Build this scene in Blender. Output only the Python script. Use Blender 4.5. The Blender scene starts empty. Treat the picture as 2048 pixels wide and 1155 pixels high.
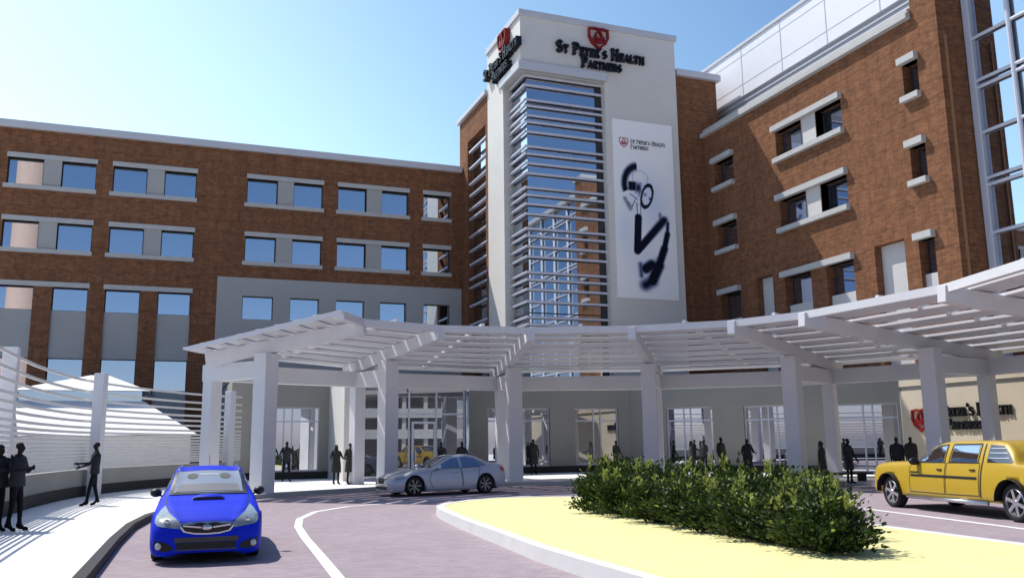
import bpy, bmesh, math, random
from math import sin, cos, pi, radians, sqrt, atan2, hypot
from mathutils import Vector, Matrix
from mathutils.bvhtree import BVHTree
random.seed(11)
scene = bpy.context.scene
COL = scene.collection

# ------------------------------------------------------------------ materials
def _mat(name):
    m = bpy.data.materials.new(name); m.use_nodes = True
    nt = m.node_tree
    return m, nt, nt.nodes['Principled BSDF']

def plain(name, col, rough=.6, metal=0., var=.06, scale=1.5, bump=0., spec=.4, coat=0., bscale=None):
    """base colour with a soft procedural variation and optional fine bump"""
    m, nt, b = _mat(name)
    g = nt.nodes.new('ShaderNodeNewGeometry')
    n = nt.nodes.new('ShaderNodeTexNoise'); n.inputs['Scale'].default_value = scale
    n.inputs['Detail'].default_value = 5; n.inputs['Roughness'].default_value = .6
    nt.links.new(g.outputs['Position'], n.inputs['Vector'])
    r = nt.nodes.new('ShaderNodeValToRGB')
    e = r.color_ramp.elements
    e[0].position = .3; e[1].position = .7
    e[0].color = (*[c * (1 - var) for c in col], 1); e[1].color = (*[min(1, c * (1 + var)) for c in col], 1)
    nt.links.new(n.outputs['Fac'], r.inputs['Fac']); nt.links.new(r.outputs['Color'], b.inputs['Base Color'])
    b.inputs['Roughness'].default_value = rough; b.inputs['Metallic'].default_value = metal
    b.inputs['Specular IOR Level'].default_value = spec
    b.inputs['Coat Weight'].default_value = coat; b.inputs['Coat Roughness'].default_value = .04
    if bump:
        n2 = nt.nodes.new('ShaderNodeTexNoise'); n2.inputs['Scale'].default_value = bscale or scale * 14
        n2.inputs['Detail'].default_value = 4
        nt.links.new(g.outputs['Position'], n2.inputs['Vector'])
        bp = nt.nodes.new('ShaderNodeBump'); bp.inputs['Strength'].default_value = bump; bp.inputs['Distance'].default_value = .02
        nt.links.new(n2.outputs['Fac'], bp.inputs['Height']); nt.links.new(bp.outputs['Normal'], b.inputs['Normal'])
    return m

def brickmat(name, ca, cb, cm):
    m, nt, b = _mat(name)
    N = nt.nodes.new; K = nt.links.new
    g = N('ShaderNodeNewGeometry')
    s = N('ShaderNodeSeparateXYZ'); K(g.outputs['Position'], s.inputs[0])
    a = N('ShaderNodeMath'); a.operation = 'ADD'
    K(s.outputs['X'], a.inputs[0]); K(s.outputs['Y'], a.inputs[1])
    c = N('ShaderNodeCombineXYZ'); K(a.outputs[0], c.inputs['X']); K(s.outputs['Z'], c.inputs['Y'])
    def bricks(w, h, c1, c2, mo, ms, bias):
        t = N('ShaderNodeTexBrick'); t.inputs['Scale'].default_value = 1.; t.inputs['Brick Width'].default_value = w; t.inputs['Row Height'].default_value = h
        t.inputs['Mortar Size'].default_value = ms; t.inputs['Mortar Smooth'].default_value = .3; t.inputs['Bias'].default_value = bias
        t.inputs['Color1'].default_value = (*c1, 1); t.inputs['Color2'].default_value = (*c2, 1); t.inputs['Mortar'].default_value = (*mo, 1)
        K(c.outputs[0], t.inputs['Vector']); return t.outputs['Color']
    def noise(sc, det, lo, hi, p0, p1, vec):
        n = N('ShaderNodeTexNoise'); n.inputs['Scale'].default_value = sc; n.inputs['Detail'].default_value = det; n.inputs['Roughness'].default_value = .65
        K(vec, n.inputs['Vector']); r = N('ShaderNodeValToRGB'); e = r.color_ramp.elements
        e[0].position = p0; e[0].color = (*lo, 1); e[1].position = p1; e[1].color = (*hi, 1); K(n.outputs['Fac'], r.inputs['Fac']); return r.outputs['Color']
    def mul(x, y):
        k = N('ShaderNodeMix'); k.data_type = 'RGBA'; k.blend_type = 'MULTIPLY'; k.inputs[0].default_value = 1.
        K(x, k.inputs[6]); K(y, k.inputs[7]); return k.outputs[2]
    mp = N('ShaderNodeMapping'); mp.inputs['Scale'].default_value = (1.1, .10, 1); K(c.outputs[0], mp.inputs['Vector'])
    base = bricks(.30, .10, ca, cb, cm, .012, -.05)
    patch = bricks(.90, .80, (1.04, 1.04, 1.04), (.96, .955, .955), (.84, .83, .83), .05, .0)
    out = mul(mul(mul(base, patch), noise(2.6, 6, (.87, .865, .865), (1.11, 1.10, 1.09), .36, .66, c.outputs[0])), noise(1., 3, (.88, .88, .9), (1.07, 1.06, 1.05), .35, .65, mp.outputs[0]))
    K(out, b.inputs['Base Color'])
    b.inputs['Roughness'].default_value = .9; b.inputs['Specular IOR Level'].default_value = .12
    return m

def pavermat(name, ca, cb, cm, bw=.2, rh=.1):
    m, nt, b = _mat(name)
    g = nt.nodes.new('ShaderNodeNewGeometry')
    mp = nt.nodes.new('ShaderNodeMapping'); mp.inputs['Rotation'].default_value = (0, 0, radians(28))
    nt.links.new(g.outputs['Position'], mp.inputs['Vector'])
    t = nt.nodes.new('ShaderNodeTexBrick'); t.inputs['Scale'].default_value = 1.
    t.inputs['Brick Width'].default_value = bw; t.inputs['Row Height'].default_value = rh
    t.inputs['Mortar Size'].default_value = .006; t.inputs['Mortar Smooth'].default_value = .5
    t.inputs['Color1'].default_value = (*ca, 1); t.inputs['Color2'].default_value = (*cb, 1); t.inputs['Mortar'].default_value = (*cm, 1)
    nt.links.new(mp.outputs[0], t.inputs['Vector'])
    n = nt.nodes.new('ShaderNodeTexNoise'); n.inputs['Scale'].default_value = .5; n.inputs['Detail'].default_value = 7; n.inputs['Roughness'].default_value = .65
    nt.links.new(g.outputs['Position'], n.inputs['Vector'])
    r = nt.nodes.new('ShaderNodeValToRGB'); e = r.color_ramp.elements
    e[0].position = .3; e[0].color = (.92, .92, .93, 1); e[1].position = .7; e[1].color = (1.06, 1.06, 1.06, 1)
    nt.links.new(n.outputs['Fac'], r.inputs['Fac'])
    k = nt.nodes.new('ShaderNodeMix'); k.data_type = 'RGBA'; k.blend_type = 'MULTIPLY'; k.inputs[0].default_value = 1.
    nt.links.new(t.outputs['Color'], k.inputs[6]); nt.links.new(r.outputs['Color'], k.inputs[7])
    nt.links.new(k.outputs[2], b.inputs['Base Color'])
    b.inputs['Roughness'].default_value = .85; b.inputs['Specular IOR Level'].default_value = .2
    return m

def mirrorglass(name, tint, dark, fac=.85, wave=.0, rough=.0):
    m, nt, b = _mat(name)
    out = nt.nodes['Material Output']
    gl = nt.nodes.new('ShaderNodeBsdfGlossy'); gl.inputs['Color'].default_value = (*tint, 1); gl.inputs['Roughness'].default_value = rough
    b.inputs['Base Color'].default_value = (*dark, 1); b.inputs['Roughness'].default_value = .3
    mx = nt.nodes.new('ShaderNodeMixShader')
    lw = nt.nodes.new('ShaderNodeLayerWeight'); lw.inputs['Blend'].default_value = .5
    fr = nt.nodes.new('ShaderNodeMath'); fr.operation = 'POWER'; fr.inputs[1].default_value = 4.
    nt.links.new(lw.outputs['Facing'], fr.inputs[0])
    ad = nt.nodes.new('ShaderNodeMath'); ad.operation = 'MULTIPLY_ADD'; ad.use_clamp = True; ad.inputs[1].default_value = .4; ad.inputs[2].default_value = fac
    nt.links.new(fr.outputs[0], ad.inputs[0]); nt.links.new(ad.outputs[0], mx.inputs[0])
    nt.links.new(b.outputs[0], mx.inputs[1]); nt.links.new(gl.outputs[0], mx.inputs[2]); nt.links.new(mx.outputs[0], out.inputs['Surface'])
    if wave:
        g = nt.nodes.new('ShaderNodeNewGeometry')
        n = nt.nodes.new('ShaderNodeTexNoise'); n.inputs['Scale'].default_value = .6
        nt.links.new(g.outputs['Position'], n.inputs['Vector'])
        bp = nt.nodes.new('ShaderNodeBump'); bp.inputs['Strength'].default_value = wave; bp.inputs['Distance'].default_value = .02
        nt.links.new(n.outputs['Fac'], bp.inputs['Height']); nt.links.new(bp.outputs['Normal'], gl.inputs['Normal'])
    return m

def leafmat(name, col, tr=.25):
    m, nt, b = _mat(name)
    g = nt.nodes.new('ShaderNodeNewGeometry')
    n = nt.nodes.new('ShaderNodeTexNoise'); n.inputs['Scale'].default_value = 2.3; n.inputs['Detail'].default_value = 4
    nt.links.new(g.outputs['Position'], n.inputs['Vector'])
    r = nt.nodes.new('ShaderNodeValToRGB'); e = r.color_ramp.elements
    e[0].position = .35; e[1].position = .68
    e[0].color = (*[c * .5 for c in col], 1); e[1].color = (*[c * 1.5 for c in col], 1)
    nt.links.new(n.outputs['Fac'], r.inputs['Fac']); nt.links.new(r.outputs['Color'], b.inputs['Base Color'])
    b.inputs['Roughness'].default_value = .5; b.inputs['Specular IOR Level'].default_value = .3
    t = nt.nodes.new('ShaderNodeBsdfTranslucent'); t.inputs['Color'].default_value = (*[min(1, c * 1.6) for c in col], 1)
    mx = nt.nodes.new('ShaderNodeMixShader'); mx.inputs[0].default_value = tr
    nt.links.new(b.outputs[0], mx.inputs[1]); nt.links.new(t.outputs[0], mx.inputs[2])
    nt.links.new(mx.outputs[0], nt.nodes['Material Output'].inputs['Surface'])
    return m

M = {}
M['brick'] = brickmat('brick', (.270, .118, .058), (.165, .070, .037), (.19, .115, .07))
M['white'] = plain('white_render', (.68, .655, .615), .75, var=.03, scale=.6, bump=.08)
M['canopy'] = plain('white_painted_steel', (.69, .685, .715), .5, var=.03, scale=.8, spec=.3)
M['stone'] = plain('grey_stone_panel', (.40, .40, .39), .8, var=.05, scale=.5, bump=.1)
M['trim'] = plain('precast_trim', (.47, .465, .45), .8, var=.06, scale=1.2, bump=.1)
M['coping'] = plain('metal_coping', (.55, .56, .60), .45, var=.04, scale=.7)
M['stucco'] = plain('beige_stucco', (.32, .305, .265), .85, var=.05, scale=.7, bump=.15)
M['pale'] = plain('pale_grey_panel', (.56, .55, .54), .8, var=.04, scale=.8)
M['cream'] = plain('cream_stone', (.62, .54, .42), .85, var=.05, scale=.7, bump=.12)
M['louvre'] = plain('louvre_metal', (.62, .63, .72), .35, metal=.25, var=.03)
M['frame'] = plain('pale_metal_frame', (.58, .60, .68), .4, metal=.1, var=.03)
M['darkframe'] = plain('dark_reveal', (.035, .037, .042), .6)
M['panel'] = plain('white_metal_panel', (.74, .75, .80), .5, var=.03, scale=.4)
M['joint'] = plain('panel_joint', (.42, .43, .47), .6)
M['greypanel'] = plain('grey_metal_band', (.36, .38, .43), .5, var=.05)
M['roof'] = plain('flat_roof', (.25, .25, .25), .9)
M['glass'] = mirrorglass('window_glass', (.68, .745, .82), (.02, .025, .03), .85)
M['glassp'] = mirrorglass('shopfront_glass', (.72, .74, .80), (.03, .03, .035), .80, wave=.012)
M['glassd'] = mirrorglass('dark_glass', (.62, .70, .88), (.07, .085, .12), .72)
M['glassv'] = mirrorglass('vestibule_glass', (.62, .64, .70), (.05, .05, .055), .42)
M['brightroof'] = plain('bright_white_roof', (.88, .88, .88), .6, var=.02)
M['plinth'] = plain('dark_plinth', (.02, .02, .018), .7)
M['concrete'] = plain('fence_wall_render', (.36, .35, .31), .85, var=.06, scale=.8, bump=.15)
M['slat'] = plain('white_slat', (.78, .76, .73), .5, var=.02)
M['walk'] = plain('pale_concrete_paving', (.80, .80, .80), .8, var=.05, scale=.35, bump=.1, bscale=30)
M['kerb'] = plain('dark_kerb', (.028, .028, .034), .8, bump=.1)
M['whitekerb'] = plain('white_kerb', (.72, .71, .70), .75, var=.05, bump=.1)
M['road'] = pavermat('pink_brick_paving', (.385, .315, .34), (.32, .255, .285), (.28, .235, .255))
M['line'] = plain('road_paint', (.85, .85, .85), .6, var=.05, scale=3)
M['sand'] = plain('yellow_ground', (.74, .69, .33), .9, var=.07, scale=1.6, bump=.5, bscale=18)
M['earth'] = plain('ground', (.30, .30, .29), .95, var=.3, scale=.05)
M['black'] = plain('black_lettering', (.008, .009, .012), .4)
M['red'] = plain('red_emblem', (.24, .010, .008), .45)
M['pink'] = plain('pink_render', (.50, .35, .29), .8, var=.03)

# ------------------------------------------------------------------ objects
def tag(o, label=None, cat=None, group=None, kind=None):
    if label: o['label'] = label
    if cat: o['category'] = cat
    if group: o['group'] = group
    if kind: o['kind'] = kind
    return o

def thing(name, label, cat, loc=(0, 0, 0), rz=0, group=None):
    o = bpy.data.objects.new(name, None); COL.objects.link(o)
    o.location = loc; o.rotation_euler = (0, 0, rz)
    o.empty_display_size = .2
    return tag(o, label, cat, group)

class MB:
    """collects geometry for one mesh object"""
    def __init__(s): s.v = []; s.f = []; s.m = []
    def face(s, pts, mi=0):
        k = len(s.v); s.v += [tuple(p) for p in pts]; s.f.append(tuple(range(k, k + len(pts)))); s.m.append(mi)
    def box(s, x0, x1, y0, y1, z0, z1, mi=0):
        s.hexa([(x0, y0, z0), (x1, y0, z0), (x1, y1, z0), (x0, y1, z0), (x0, y0, z1), (x1, y0, z1), (x1, y1, z1), (x0, y1, z1)], mi)
    def hexa(s, p, mi=0):
        k = len(s.v); s.v += [tuple(q) for q in p]
        for f in ((0, 3, 2, 1), (4, 5, 6, 7), (0, 1, 5, 4), (1, 2, 6, 5), (2, 3, 7, 6), (3, 0, 4, 7)):
            s.f.append(tuple(k + i for i in f)); s.m.append(mi)
    def bar(s, a, b, w, h, up=(0, 0, 1), mi=0):
        """rectangular bar from a to b, w across, h along up"""
        a, b, up = Vector(a), Vector(b), Vector(up)
        d = (b - a).normalized(); r = d.cross(up).normalized(); u = r.cross(d).normalized()
        r = r * w / 2; u = u * h / 2
        s.hexa([a - r - u, a + r - u, b + r - u, b - r - u, a - r + u, a + r + u, b + r + u, b - r + u], mi)
    def prism(s, poly, z0, z1, mi=0, mside=None):
        k = len(s.v); n = len(poly)
        s.v += [(p[0], p[1], z0) for p in poly] + [(p[0], p[1], z1) for p in poly]
        s.f.append(tuple(range(k + n - 1, k - 1, -1))); s.m.append(mi)
        s.f.append(tuple(range(k + n, k + 2 * n))); s.m.append(mi)
        for i in range(n):
            j = (i + 1) % n
            s.f.append((k + i, k + j, k + n + j, k + n + i)); s.m.append(mi if mside is None else mside)
    def lathe(s, prof, n=24, axis='z', mi=0, c=(0, 0, 0), closed=False):
        k = len(s.v); m = len(prof)
        for i in range(n):
            a = 2 * pi * i / n
            for r, h in prof:
                if axis == 'z': p = (r * cos(a), r * sin(a), h)
                elif axis == 'y': p = (r * cos(a), h, r * sin(a))
                else: p = (h, r * cos(a), r * sin(a))
                s.v.append((p[0] + c[0], p[1] + c[1], p[2] + c[2]))
        for i in range(n):
            j = (i + 1) % n
            for q in range(m if closed else m - 1):
                q2 = (q + 1) % m
                s.f.append((k + i * m + q, k + i * m + q2, k + j * m + q2, k + j * m + q)); s.m.append(mi)
    def mesh(s, name, mats):
        me = bpy.data.meshes.new(name); me.from_pydata(s.v, [], s.f)
        for mm in (mats if isinstance(mats, (list, tuple)) else [mats]): me.materials.append(mm)
        if any(s.m): me.polygons.foreach_set('material_index', s.m)
        me.update(); return me
    def build(s, name, mats, parent=None, smooth=False, merge=False, bevel=0.):
        me = s.mesh(name, mats)
        if merge or bevel:
            bm = bmesh.new(); bm.from_mesh(me)
            if merge: bmesh.ops.remove_doubles(bm, verts=bm.verts, dist=1e-4)
            bmesh.ops.recalc_face_normals(bm, faces=bm.faces)
            bm.to_mesh(me); bm.free()
        if smooth: me.polygons.foreach_set('use_smooth', [True] * len(me.polygons))
        o = bpy.data.objects.new(name, me); COL.objects.link(o)
        if parent is not None: o.parent = parent
        if bevel:
            b = o.modifiers.new('bevel', 'BEVEL'); b.width = bevel; b.segments = 2; b.limit_method = 'ANGLE'
        return o

def struct(o, label=None):
    o['kind'] = 'structure'
    return o

def copy_tree(o, parent=None):
    c = o.copy(); COL.objects.link(c)
    if parent is not None: c.parent = parent
    for ch in list(o.children): copy_tree(ch, c)
    return c

def facade(mb, o, u, n, rect, ops, depth=.35, mi=0, rev=True, mr=None):
    """a wall sheet with real openings and reveals; o,u,n are plan vectors, s runs along u"""
    s0, s1, z0, z1 = rect
    us = sorted({s0, s1, *[a for q in ops for a in q[:2] if s0 < a < s1]})
    zs = sorted({z0, z1, *[a for q in ops for a in q[2:4] if z0 < a < z1]})
    P = lambda s, z, d=0.: (o[0] + u[0] * s - n[0] * d, o[1] + u[1] * s - n[1] * d, z)
    for i in range(len(us) - 1):
        for j in range(len(zs) - 1):
            cu, cz = (us[i] + us[i + 1]) / 2, (zs[j] + zs[j + 1]) / 2
            if any(q[0] < cu < q[1] and q[2] < cz < q[3] for q in ops): continue
            mb.face([P(us[i], zs[j]), P(us[i + 1], zs[j]), P(us[i + 1], zs[j + 1]), P(us[i], zs[j + 1])], mi)
    if rev:
        mr = mi if mr is None else mr
        for q in ops:
            a, b, c, d = q[:4]; dp = q[4] if len(q) > 4 else depth
            if dp <= 0: continue
            mb.face([P(a, c), P(a, d), P(a, d, dp), P(a, c, dp)], mr)
            mb.face([P(b, c), P(b, c, dp), P(b, d, dp), P(b, d)], mr)
            mb.face([P(a, d), P(b, d), P(b, d, dp), P(a, d, dp)], mr)
            mb.face([P(a, c), P(a, c, dp), P(b, c, dp), P(b, c)], mr)

def slab(o, u, n, s0, s1, z0, z1, d0, d1, mb, mi=0):
    """box on a facade: from depth d0 to d1 measured outwards along n"""
    P = lambda s, z, d: (o[0] + u[0] * s + n[0] * d, o[1] + u[1] * s + n[1] * d, z)
    mb.hexa([P(s0, z0, d0), P(s1, z0, d0), P(s1, z0, d1), P(s0, z0, d1), P(s0, z1, d0), P(s1, z1, d0), P(s1, z1, d1), P(s0, z1, d1)], mi)

def window(o, u, n, s0, s1, z0, z1, depth, parent, glass='glass', fr=.05, mull=(), trans=(), fmat='darkframe', name='window', fd=.06):
    """frame (a part) with its pane (a sub-part) at the back of an opening"""
    w = MB(); g = MB()
    sl = lambda a, b, c, d, e, f, m: slab(o, u, n, a, b, c, d, e, f, m)
    sl(s0, s1, z0, z0 + fr, -depth, -depth + fd, w); sl(s0, s1, z1 - fr, z1, -depth, -depth + fd, w)
    sl(s0, s0 + fr, z0 + fr, z1 - fr, -depth, -depth + fd, w); sl(s1 - fr, s1, z0 + fr, z1 - fr, -depth, -depth + fd, w)
    for q in mull: sl(q - fr / 2, q + fr / 2, z0 + fr, z1 - fr, -depth, -depth + fd - .004, w)
    for q in trans: sl(s0 + fr, s1 - fr, q - fr / 2, q + fr / 2, -depth, -depth + fd - .008, w)
    f = w.build(name, M[fmat], parent)
    sl(s0 + .01, s1 - .01, z0 + .01, z1 - .01, -depth + .01, -depth + .02, g)
    g.build('pane', M[glass], f)
    return f
# ================================================================== LEFT BRICK WING (facade in the plane y = 60.5)
YW = 60.5
oL, uL, nL = (0, YW), (1, 0), (0, -1)
wing = thing('brick_wing', 'long four-storey brick wing with paired windows left of the white tower', 'building', (0, YW, 0))
def W(o): o.parent = wing; o.matrix_parent_inverse = wing.matrix_world.inverted(); return o
wing.location = (0, 0, 0)
ops = []; pairs = [(-10.55, -8.55, -7.5, -5.5), (-4.5, -2.45, -1.38, .62), (3.9, 5.92, 7.02, 9.02), (10.11, 12.12, 13.25, 15.22)]
far = [(-16.6, -14.6, -13.55, -11.6)]
rows = [(18.15, 19.88), (14.08, 15.82)]
tr = MB(); pn = MB(); lint = []; wins = []
for (a, b, c, d) in far + pairs:
    for (z0, z1) in rows:
        ops.append((a, b, z0, z1)); ops.append((c, d, z0, z1)); ops.append((b, c, z0, z1, .0))
        wins += [(a, b, z0, z1), (c, d, z0, z1)]
        lint.append((a - .06, d + .06, z0, z1, b, c))
for (z0, z1) in rows:
    ops.append((16.34, 18.38, z0, z1)); wins.append((16.34, 18.38, z0, z1)); lint.append((16.28, 18.44, z0, z1, None, None))
low = []
for (a, b, c, d) in far + pairs[:2]:
    for (s0, s1) in ((a, b), (c, d)):
        low.append((s0, s1)); ops.append((s0, s1, .0, 11.72, .4))
ops.append((2.24, 19.3, .0, 12.95, .0))
w = MB(); facade(w, oL, uL, nL, (-20, 19.3, 0, 21.8), ops, mr=0)
w.box(-20, 19.3, YW + .9, 78, 0, 21.8)
w.face([(-20, YW, 0), (-20, YW + .9, 0), (-20, YW + .9, 21.8), (-20, YW, 21.8)])
w.face([(-20, YW, 21.8), (19.3, YW, 21.8), (19.3, YW + .9, 21.8), (-20, YW + .9, 21.8)])
w.build('wall', M['brick'], wing)
c = MB(); slab(oL, uL, nL, -20.3, 19.25, 21.78, 22.25, -1.2, .28, c); c.build('coping', M['coping'], wing, bevel=.03)
c = MB(); c.box(-20, 19.2, YW + .95, 78, 21.8, 21.9); c.build('roof', M['roof'], wing)
for (a, d, z0, z1, b, c2) in lint:
    l = MB(); slab(oL, uL, nL, a, d, z1, z1 + .31, -.3, .10, l); l.build('lintel', M['trim'], wing)
    l = MB(); slab(oL, uL, nL, a - .1, d + .02, z0 - .27, z0, -.3, .13, l); l.build('sill', M['trim'], wing)
    if b is not None:
        l = MB(); slab(oL, uL, nL, b, c2, z0, z1, -.6, -.03, l); l.build('pier_panel', M['stone'], wing)
for (a, b, z0, z1) in wins: window(oL, uL, nL, a, b, z0, z1, .36, wing)
for (a, b, c2, d) in far + pairs[:2]:
    l = MB(); slab(oL, uL, nL, a - .1, d + .1, 11.72, 12.03, -.3, .10, l); l.build('lintel', M['trim'], wing)
for (a, b) in low:
    window(oL, uL, nL, a, b, 10.25, 11.7, .38, wing)
    l = MB(); slab(oL, uL, nL, a, b, 7.3, 10.25, -.6, -.12, l); l.build('spandrel_panel', M['stone'], wing)
    window(oL, uL, nL, a, b, 5.3, 7.3, .38, wing)
    l = MB(); slab(oL, uL, nL, a, b, 2.3, 5.3, -.6, -.12, l); l.build('spandrel_panel', M['stone'], wing)
    window(oL, uL, nL, a, b, .6, 2.3, .38, wing)
# grey stone field with its own row of windows
so = [(3.88, 5.88, 10.15, 11.72), (7.0, 8.95, 10.15, 11.72), (10.12, 12.1, 10.15, 11.72), (13.22, 15.12, 10.15, 11.72), (16.38, 18.38, 10.15, 11.72)]
s2 = MB(); facade(s2, (0, YW - .02), uL, nL, (2.24, 19.25, 0, 12.95), so, depth=.38)
s2.face([(2.24, YW - .02, 0), (2.24, YW - .02, 12.95), (2.24, YW + .05, 12.95), (2.24, YW + .05, 0)])
s2.build('stone_panel', M['stone'], wing)
for q in so: window((0, YW - .02), uL, nL, *q, .38, wing)

# ================================================================== TOWER
YT, XT, XT1, ZT = 48.3, 19.3, 30.6, 28.6
tower = thing('entrance_tower', 'tall white corner tower with horizontal louvres over blue corner glass', 'building')
NX, NY, ZC = 25.2, 51.5, 25.0       # the glazed notch at the corner
w = MB()
w.box(XT, XT1, YT, 54.6, ZC, ZT)                                    # sign block
w.box(NX, XT1, YT, 54.6, 4.9, ZC - .002)                            # front leg beside the banner
w.box(XT, NX - .002, NY, 54.6, 4.9, ZC - .004)                      # side leg
w.build('wall', M['white'], tower)
c = MB(); c.box(XT - .14, XT1 + .14, YT - .14, 54.6, ZT, ZT + .42); c.build('coping', M['coping'], tower, bevel=.03)
c = MB(); c.box(XT - .22, NX + .1, YT - .22, YT - .001, ZC - .05, ZC + .5); c.box(XT - .22, XT - .001, YT - .001, NY + .25, ZC - .05, ZC + .5)
c.build('trim_band', M['coping'], tower, bevel=.02)
c = MB(); c.box(XT + .01, NX - .01, YT + .01, NY - .01, ZC - .16, ZC - .06); c.build('soffit', M['trim'], tower)
gx, gy = XT + .62, YT + .62
c = MB(); c.box(gx, NX - .01, gy, NY - .01, 4.9, ZC - .2)
g = c.build('corner_glazing', M['glass'], tower)
c = MB()
for z in [6.2 + 3.35 * i for i in range(6)]: c.box(gx - .02, NX - .02, gy - .02, NY - .02, z, z + .07)
c.box(NX - .45, NX - .012, gy - .05, gy - .001, 4.9, ZC - .2)
c.build('glazing_frame', M['darkframe'], tower)
lz = [24.86, 24.22, 23.25, 22.85, 22.21, 21.78, 21.13, 20.16, 19.68, 19.06, 18.41, 17.49, 17.01, 16.43, 15.80, 14.86, 14.40, 13.73, 13.09, 12.12, 11.66, 11.05, 10.30, 9.35, 8.90, 8.2, 7.5]
for z in lz:
    c = MB(); z0 = z - .13; lx, ly, wd = XT + .34, YT + .34, .17
    c.hexa([(lx, ly, z0), (NX + .05, ly, z0), (NX + .05, ly + wd, z0), (lx + wd, ly + wd, z0), (lx, ly, z0 + .15), (NX + .05, ly, z0 + .15), (NX + .05, ly + wd, z0 + .15), (lx + wd, ly + wd, z0 + .15)])
    c.hexa([(lx, ly, z0), (lx + wd, ly + wd, z0), (lx + wd, NY + .05, z0), (lx, NY + .05, z0), (lx, ly, z0 + .15), (lx + wd, ly + wd, z0 + .15), (lx + wd, NY + .05, z0 + .15), (lx, NY + .05, z0 + .15)])
    c.build('louvre', M['louvre'], tower, bevel=.035)

# brick return behind the tower (plane x = 19.3) with its louvred slot
bret = thing('brick_stair_block', 'narrow brick block with a tall louvred slot window behind the white tower', 'building')
oS, uS, nS = (XT + .02, 0), (0, 1), (-1, 0)
w = MB(); facade(w, oS, uS, nS, (54.6, YW + .3, 4.9, 25.75), [(55.15, 59.15, 4.9, 23.75, .55)])
w.box(XT + .9, 30.5, 54.61, 61.1, 0, 25.75)
w.face([(XT + .02, YW + .3, 4.9), (XT + .9, YW + .3, 4.9), (XT + .9, YW + .3, 25.75), (XT + .02, YW + .3, 25.75)])
w.box(XT + .03, XT + .899, 60.81, 61.09, 21.5, 25.74)
w.build('wall', M['brick'], bret)
c = MB(); c.box(XT - .22, 30.7, 54.62, 61.2, 25.76, 26.1); c.build('coping', M['coping'], bret, bevel=.03)
window(oS, uS, nS, 55.15, 59.15, 4.9, 23.75, .54, bret, trans=[8 + 3.9 * i for i in range(4)], fr=.08)
for z in [22.89, 21.61, 20.42, 19.54, 18.51, 17.80, 16.49, 15.42, 14.43, 13.37, 12.75, 11.43, 10.09, 9.0]:
    c = MB(); c.box(XT - .02, XT + .24, 55.0, 58.75, z - .12, z + .03); c.build('louvre', M['louvre'], bret, bevel=.03)

# ================================================================== RIGHT BRICK BUILDING (plane x = 32.7)
XR = 32.7
right = thing('brick_ward_building', 'right-hand brick building in sunlight with paired windows and white rooftop screen', 'building')
oR, uR, nR = (XR, 0), (0, 1), (-1, 0)
rr = [(18.2, 19.85), (13.95, 15.62), (9.9, 11.02)]
cols2 = [(35.44, 37.5, 38.75, 41.0)]
singles = [(45.3, 47.4), (30.15, 31.1)]
ops = []; wins = []; lints = []
for k, (z0, z1) in enumerate(rr):
    if k == 2: z0 = 8.2
    for (a, b, c2, d) in cols2:
        ops += [(a, b, z0, z1, .6), (c2, d, z0, z1, .6)]
        if k < 2: ops.append((b, c2, z0, z1, .0))
        wins += [(a, b, z0 if k < 2 else 9.4, z1), (c2, d, z0 if k < 2 else 9.4, z1)]; lints.append((a - .12, d + .12, z0, z1, b, c2, k))
    for (a, b) in singles:
        ops.append((a, b, z0, z1, .6)); wins.append((a, b, z0 if k < 2 else 9.4, z1)); lints.append((a - .08, b + .08, z0, z1, None, None, k))
ops += [(31.96, 33.92, 5.2, 11.35, .6), (42.09, 43.63, 5.2, 11.45, .6)]
w = MB(); facade(w, oR, uR, nR, (28.8, 48.55, 4.9, 22.0), ops)
facade(w, oR, uR, nR, (28.8, 30.3, 22.0, 24.8), [])
w.box(XR + 1.0, 50, 30.3, 48.55, 4.9, 22.0)
w.face([(XR, 28.8, 4.9), (34.5, 28.8, 4.9), (34.5, 28.8, 24.8), (XR, 28.8, 24.8)])
w.face([(XR, 30.3, 22.0), (XR, 30.3, 24.8), (50, 30.3, 24.8), (50, 30.3, 22)])
w.box(XR + .3, 50, 28.81, 30.29, 22, 24.79)
w.build('wall', M['brick'], right)
c = MB(); c.box(XR - .15, 50, 28.65, 30.45, 24.8, 25.15); c.build('coping', M['trim'], right)
c = MB(); c.box(33.04, 33.12, 28.7, 28.799, 4.9, 20.5); c.build('sunlit_strip', plain('painted_sunlit_brick', (.36, .18, .09), .9), right)  # sunlit sliver on the return wall, put in as a paler brick colour
c = MB(); slab(oR, uR, nR, 30.31, 48.5, 22.0, 22.28, -1.5, .30, c); slab(oR, uR, nR, 30.31, 48.3, 22.281, 22.5, -1.5, .18, c); c.build('coping', M['trim'], right, bevel=.02)
for (a, d, z0, z1, b, c2, k) in lints:
    l = MB(); slab(oR, uR, nR, a, d, z1, z1 + .33, -.4, .30, l); l.build('lintel', M['trim'], right)
    if k < 2:
        l = MB(); slab(oR, uR, nR, a, d, z0 - .28, z0, -.4, .28, l); l.build('sill', M['trim'], right)
        if b is not None:
            l = MB(); slab(oR, uR, nR, b, c2, z0, z1, -.7, -.06, l); l.build('pier_panel', M['pale'], right)
    else:
        for q in ([(a + .12, b), (c2, d - .12)] if b is not None else [(a + .08, d - .08)]):
            l = MB(); slab(oR, uR, nR, q[0], q[1], 8.2, 9.4, -.7, -.25, l); l.build('spandrel_panel', M['pale'], right)
for q in ((31.96, 33.92, 5.2, 11.35), (42.09, 43.63, 5.2, 11.45)):
    l = MB(); slab(oR, uR, nR, q[0], q[1], q[2], q[3], -.8, -.45, l); l.build('blank_panel', M['pale'], right)
for (a, b, z0, z1) in wins: window(oR, uR, nR, a, b, z0, z1, .6, right, glass='glassd')
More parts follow.
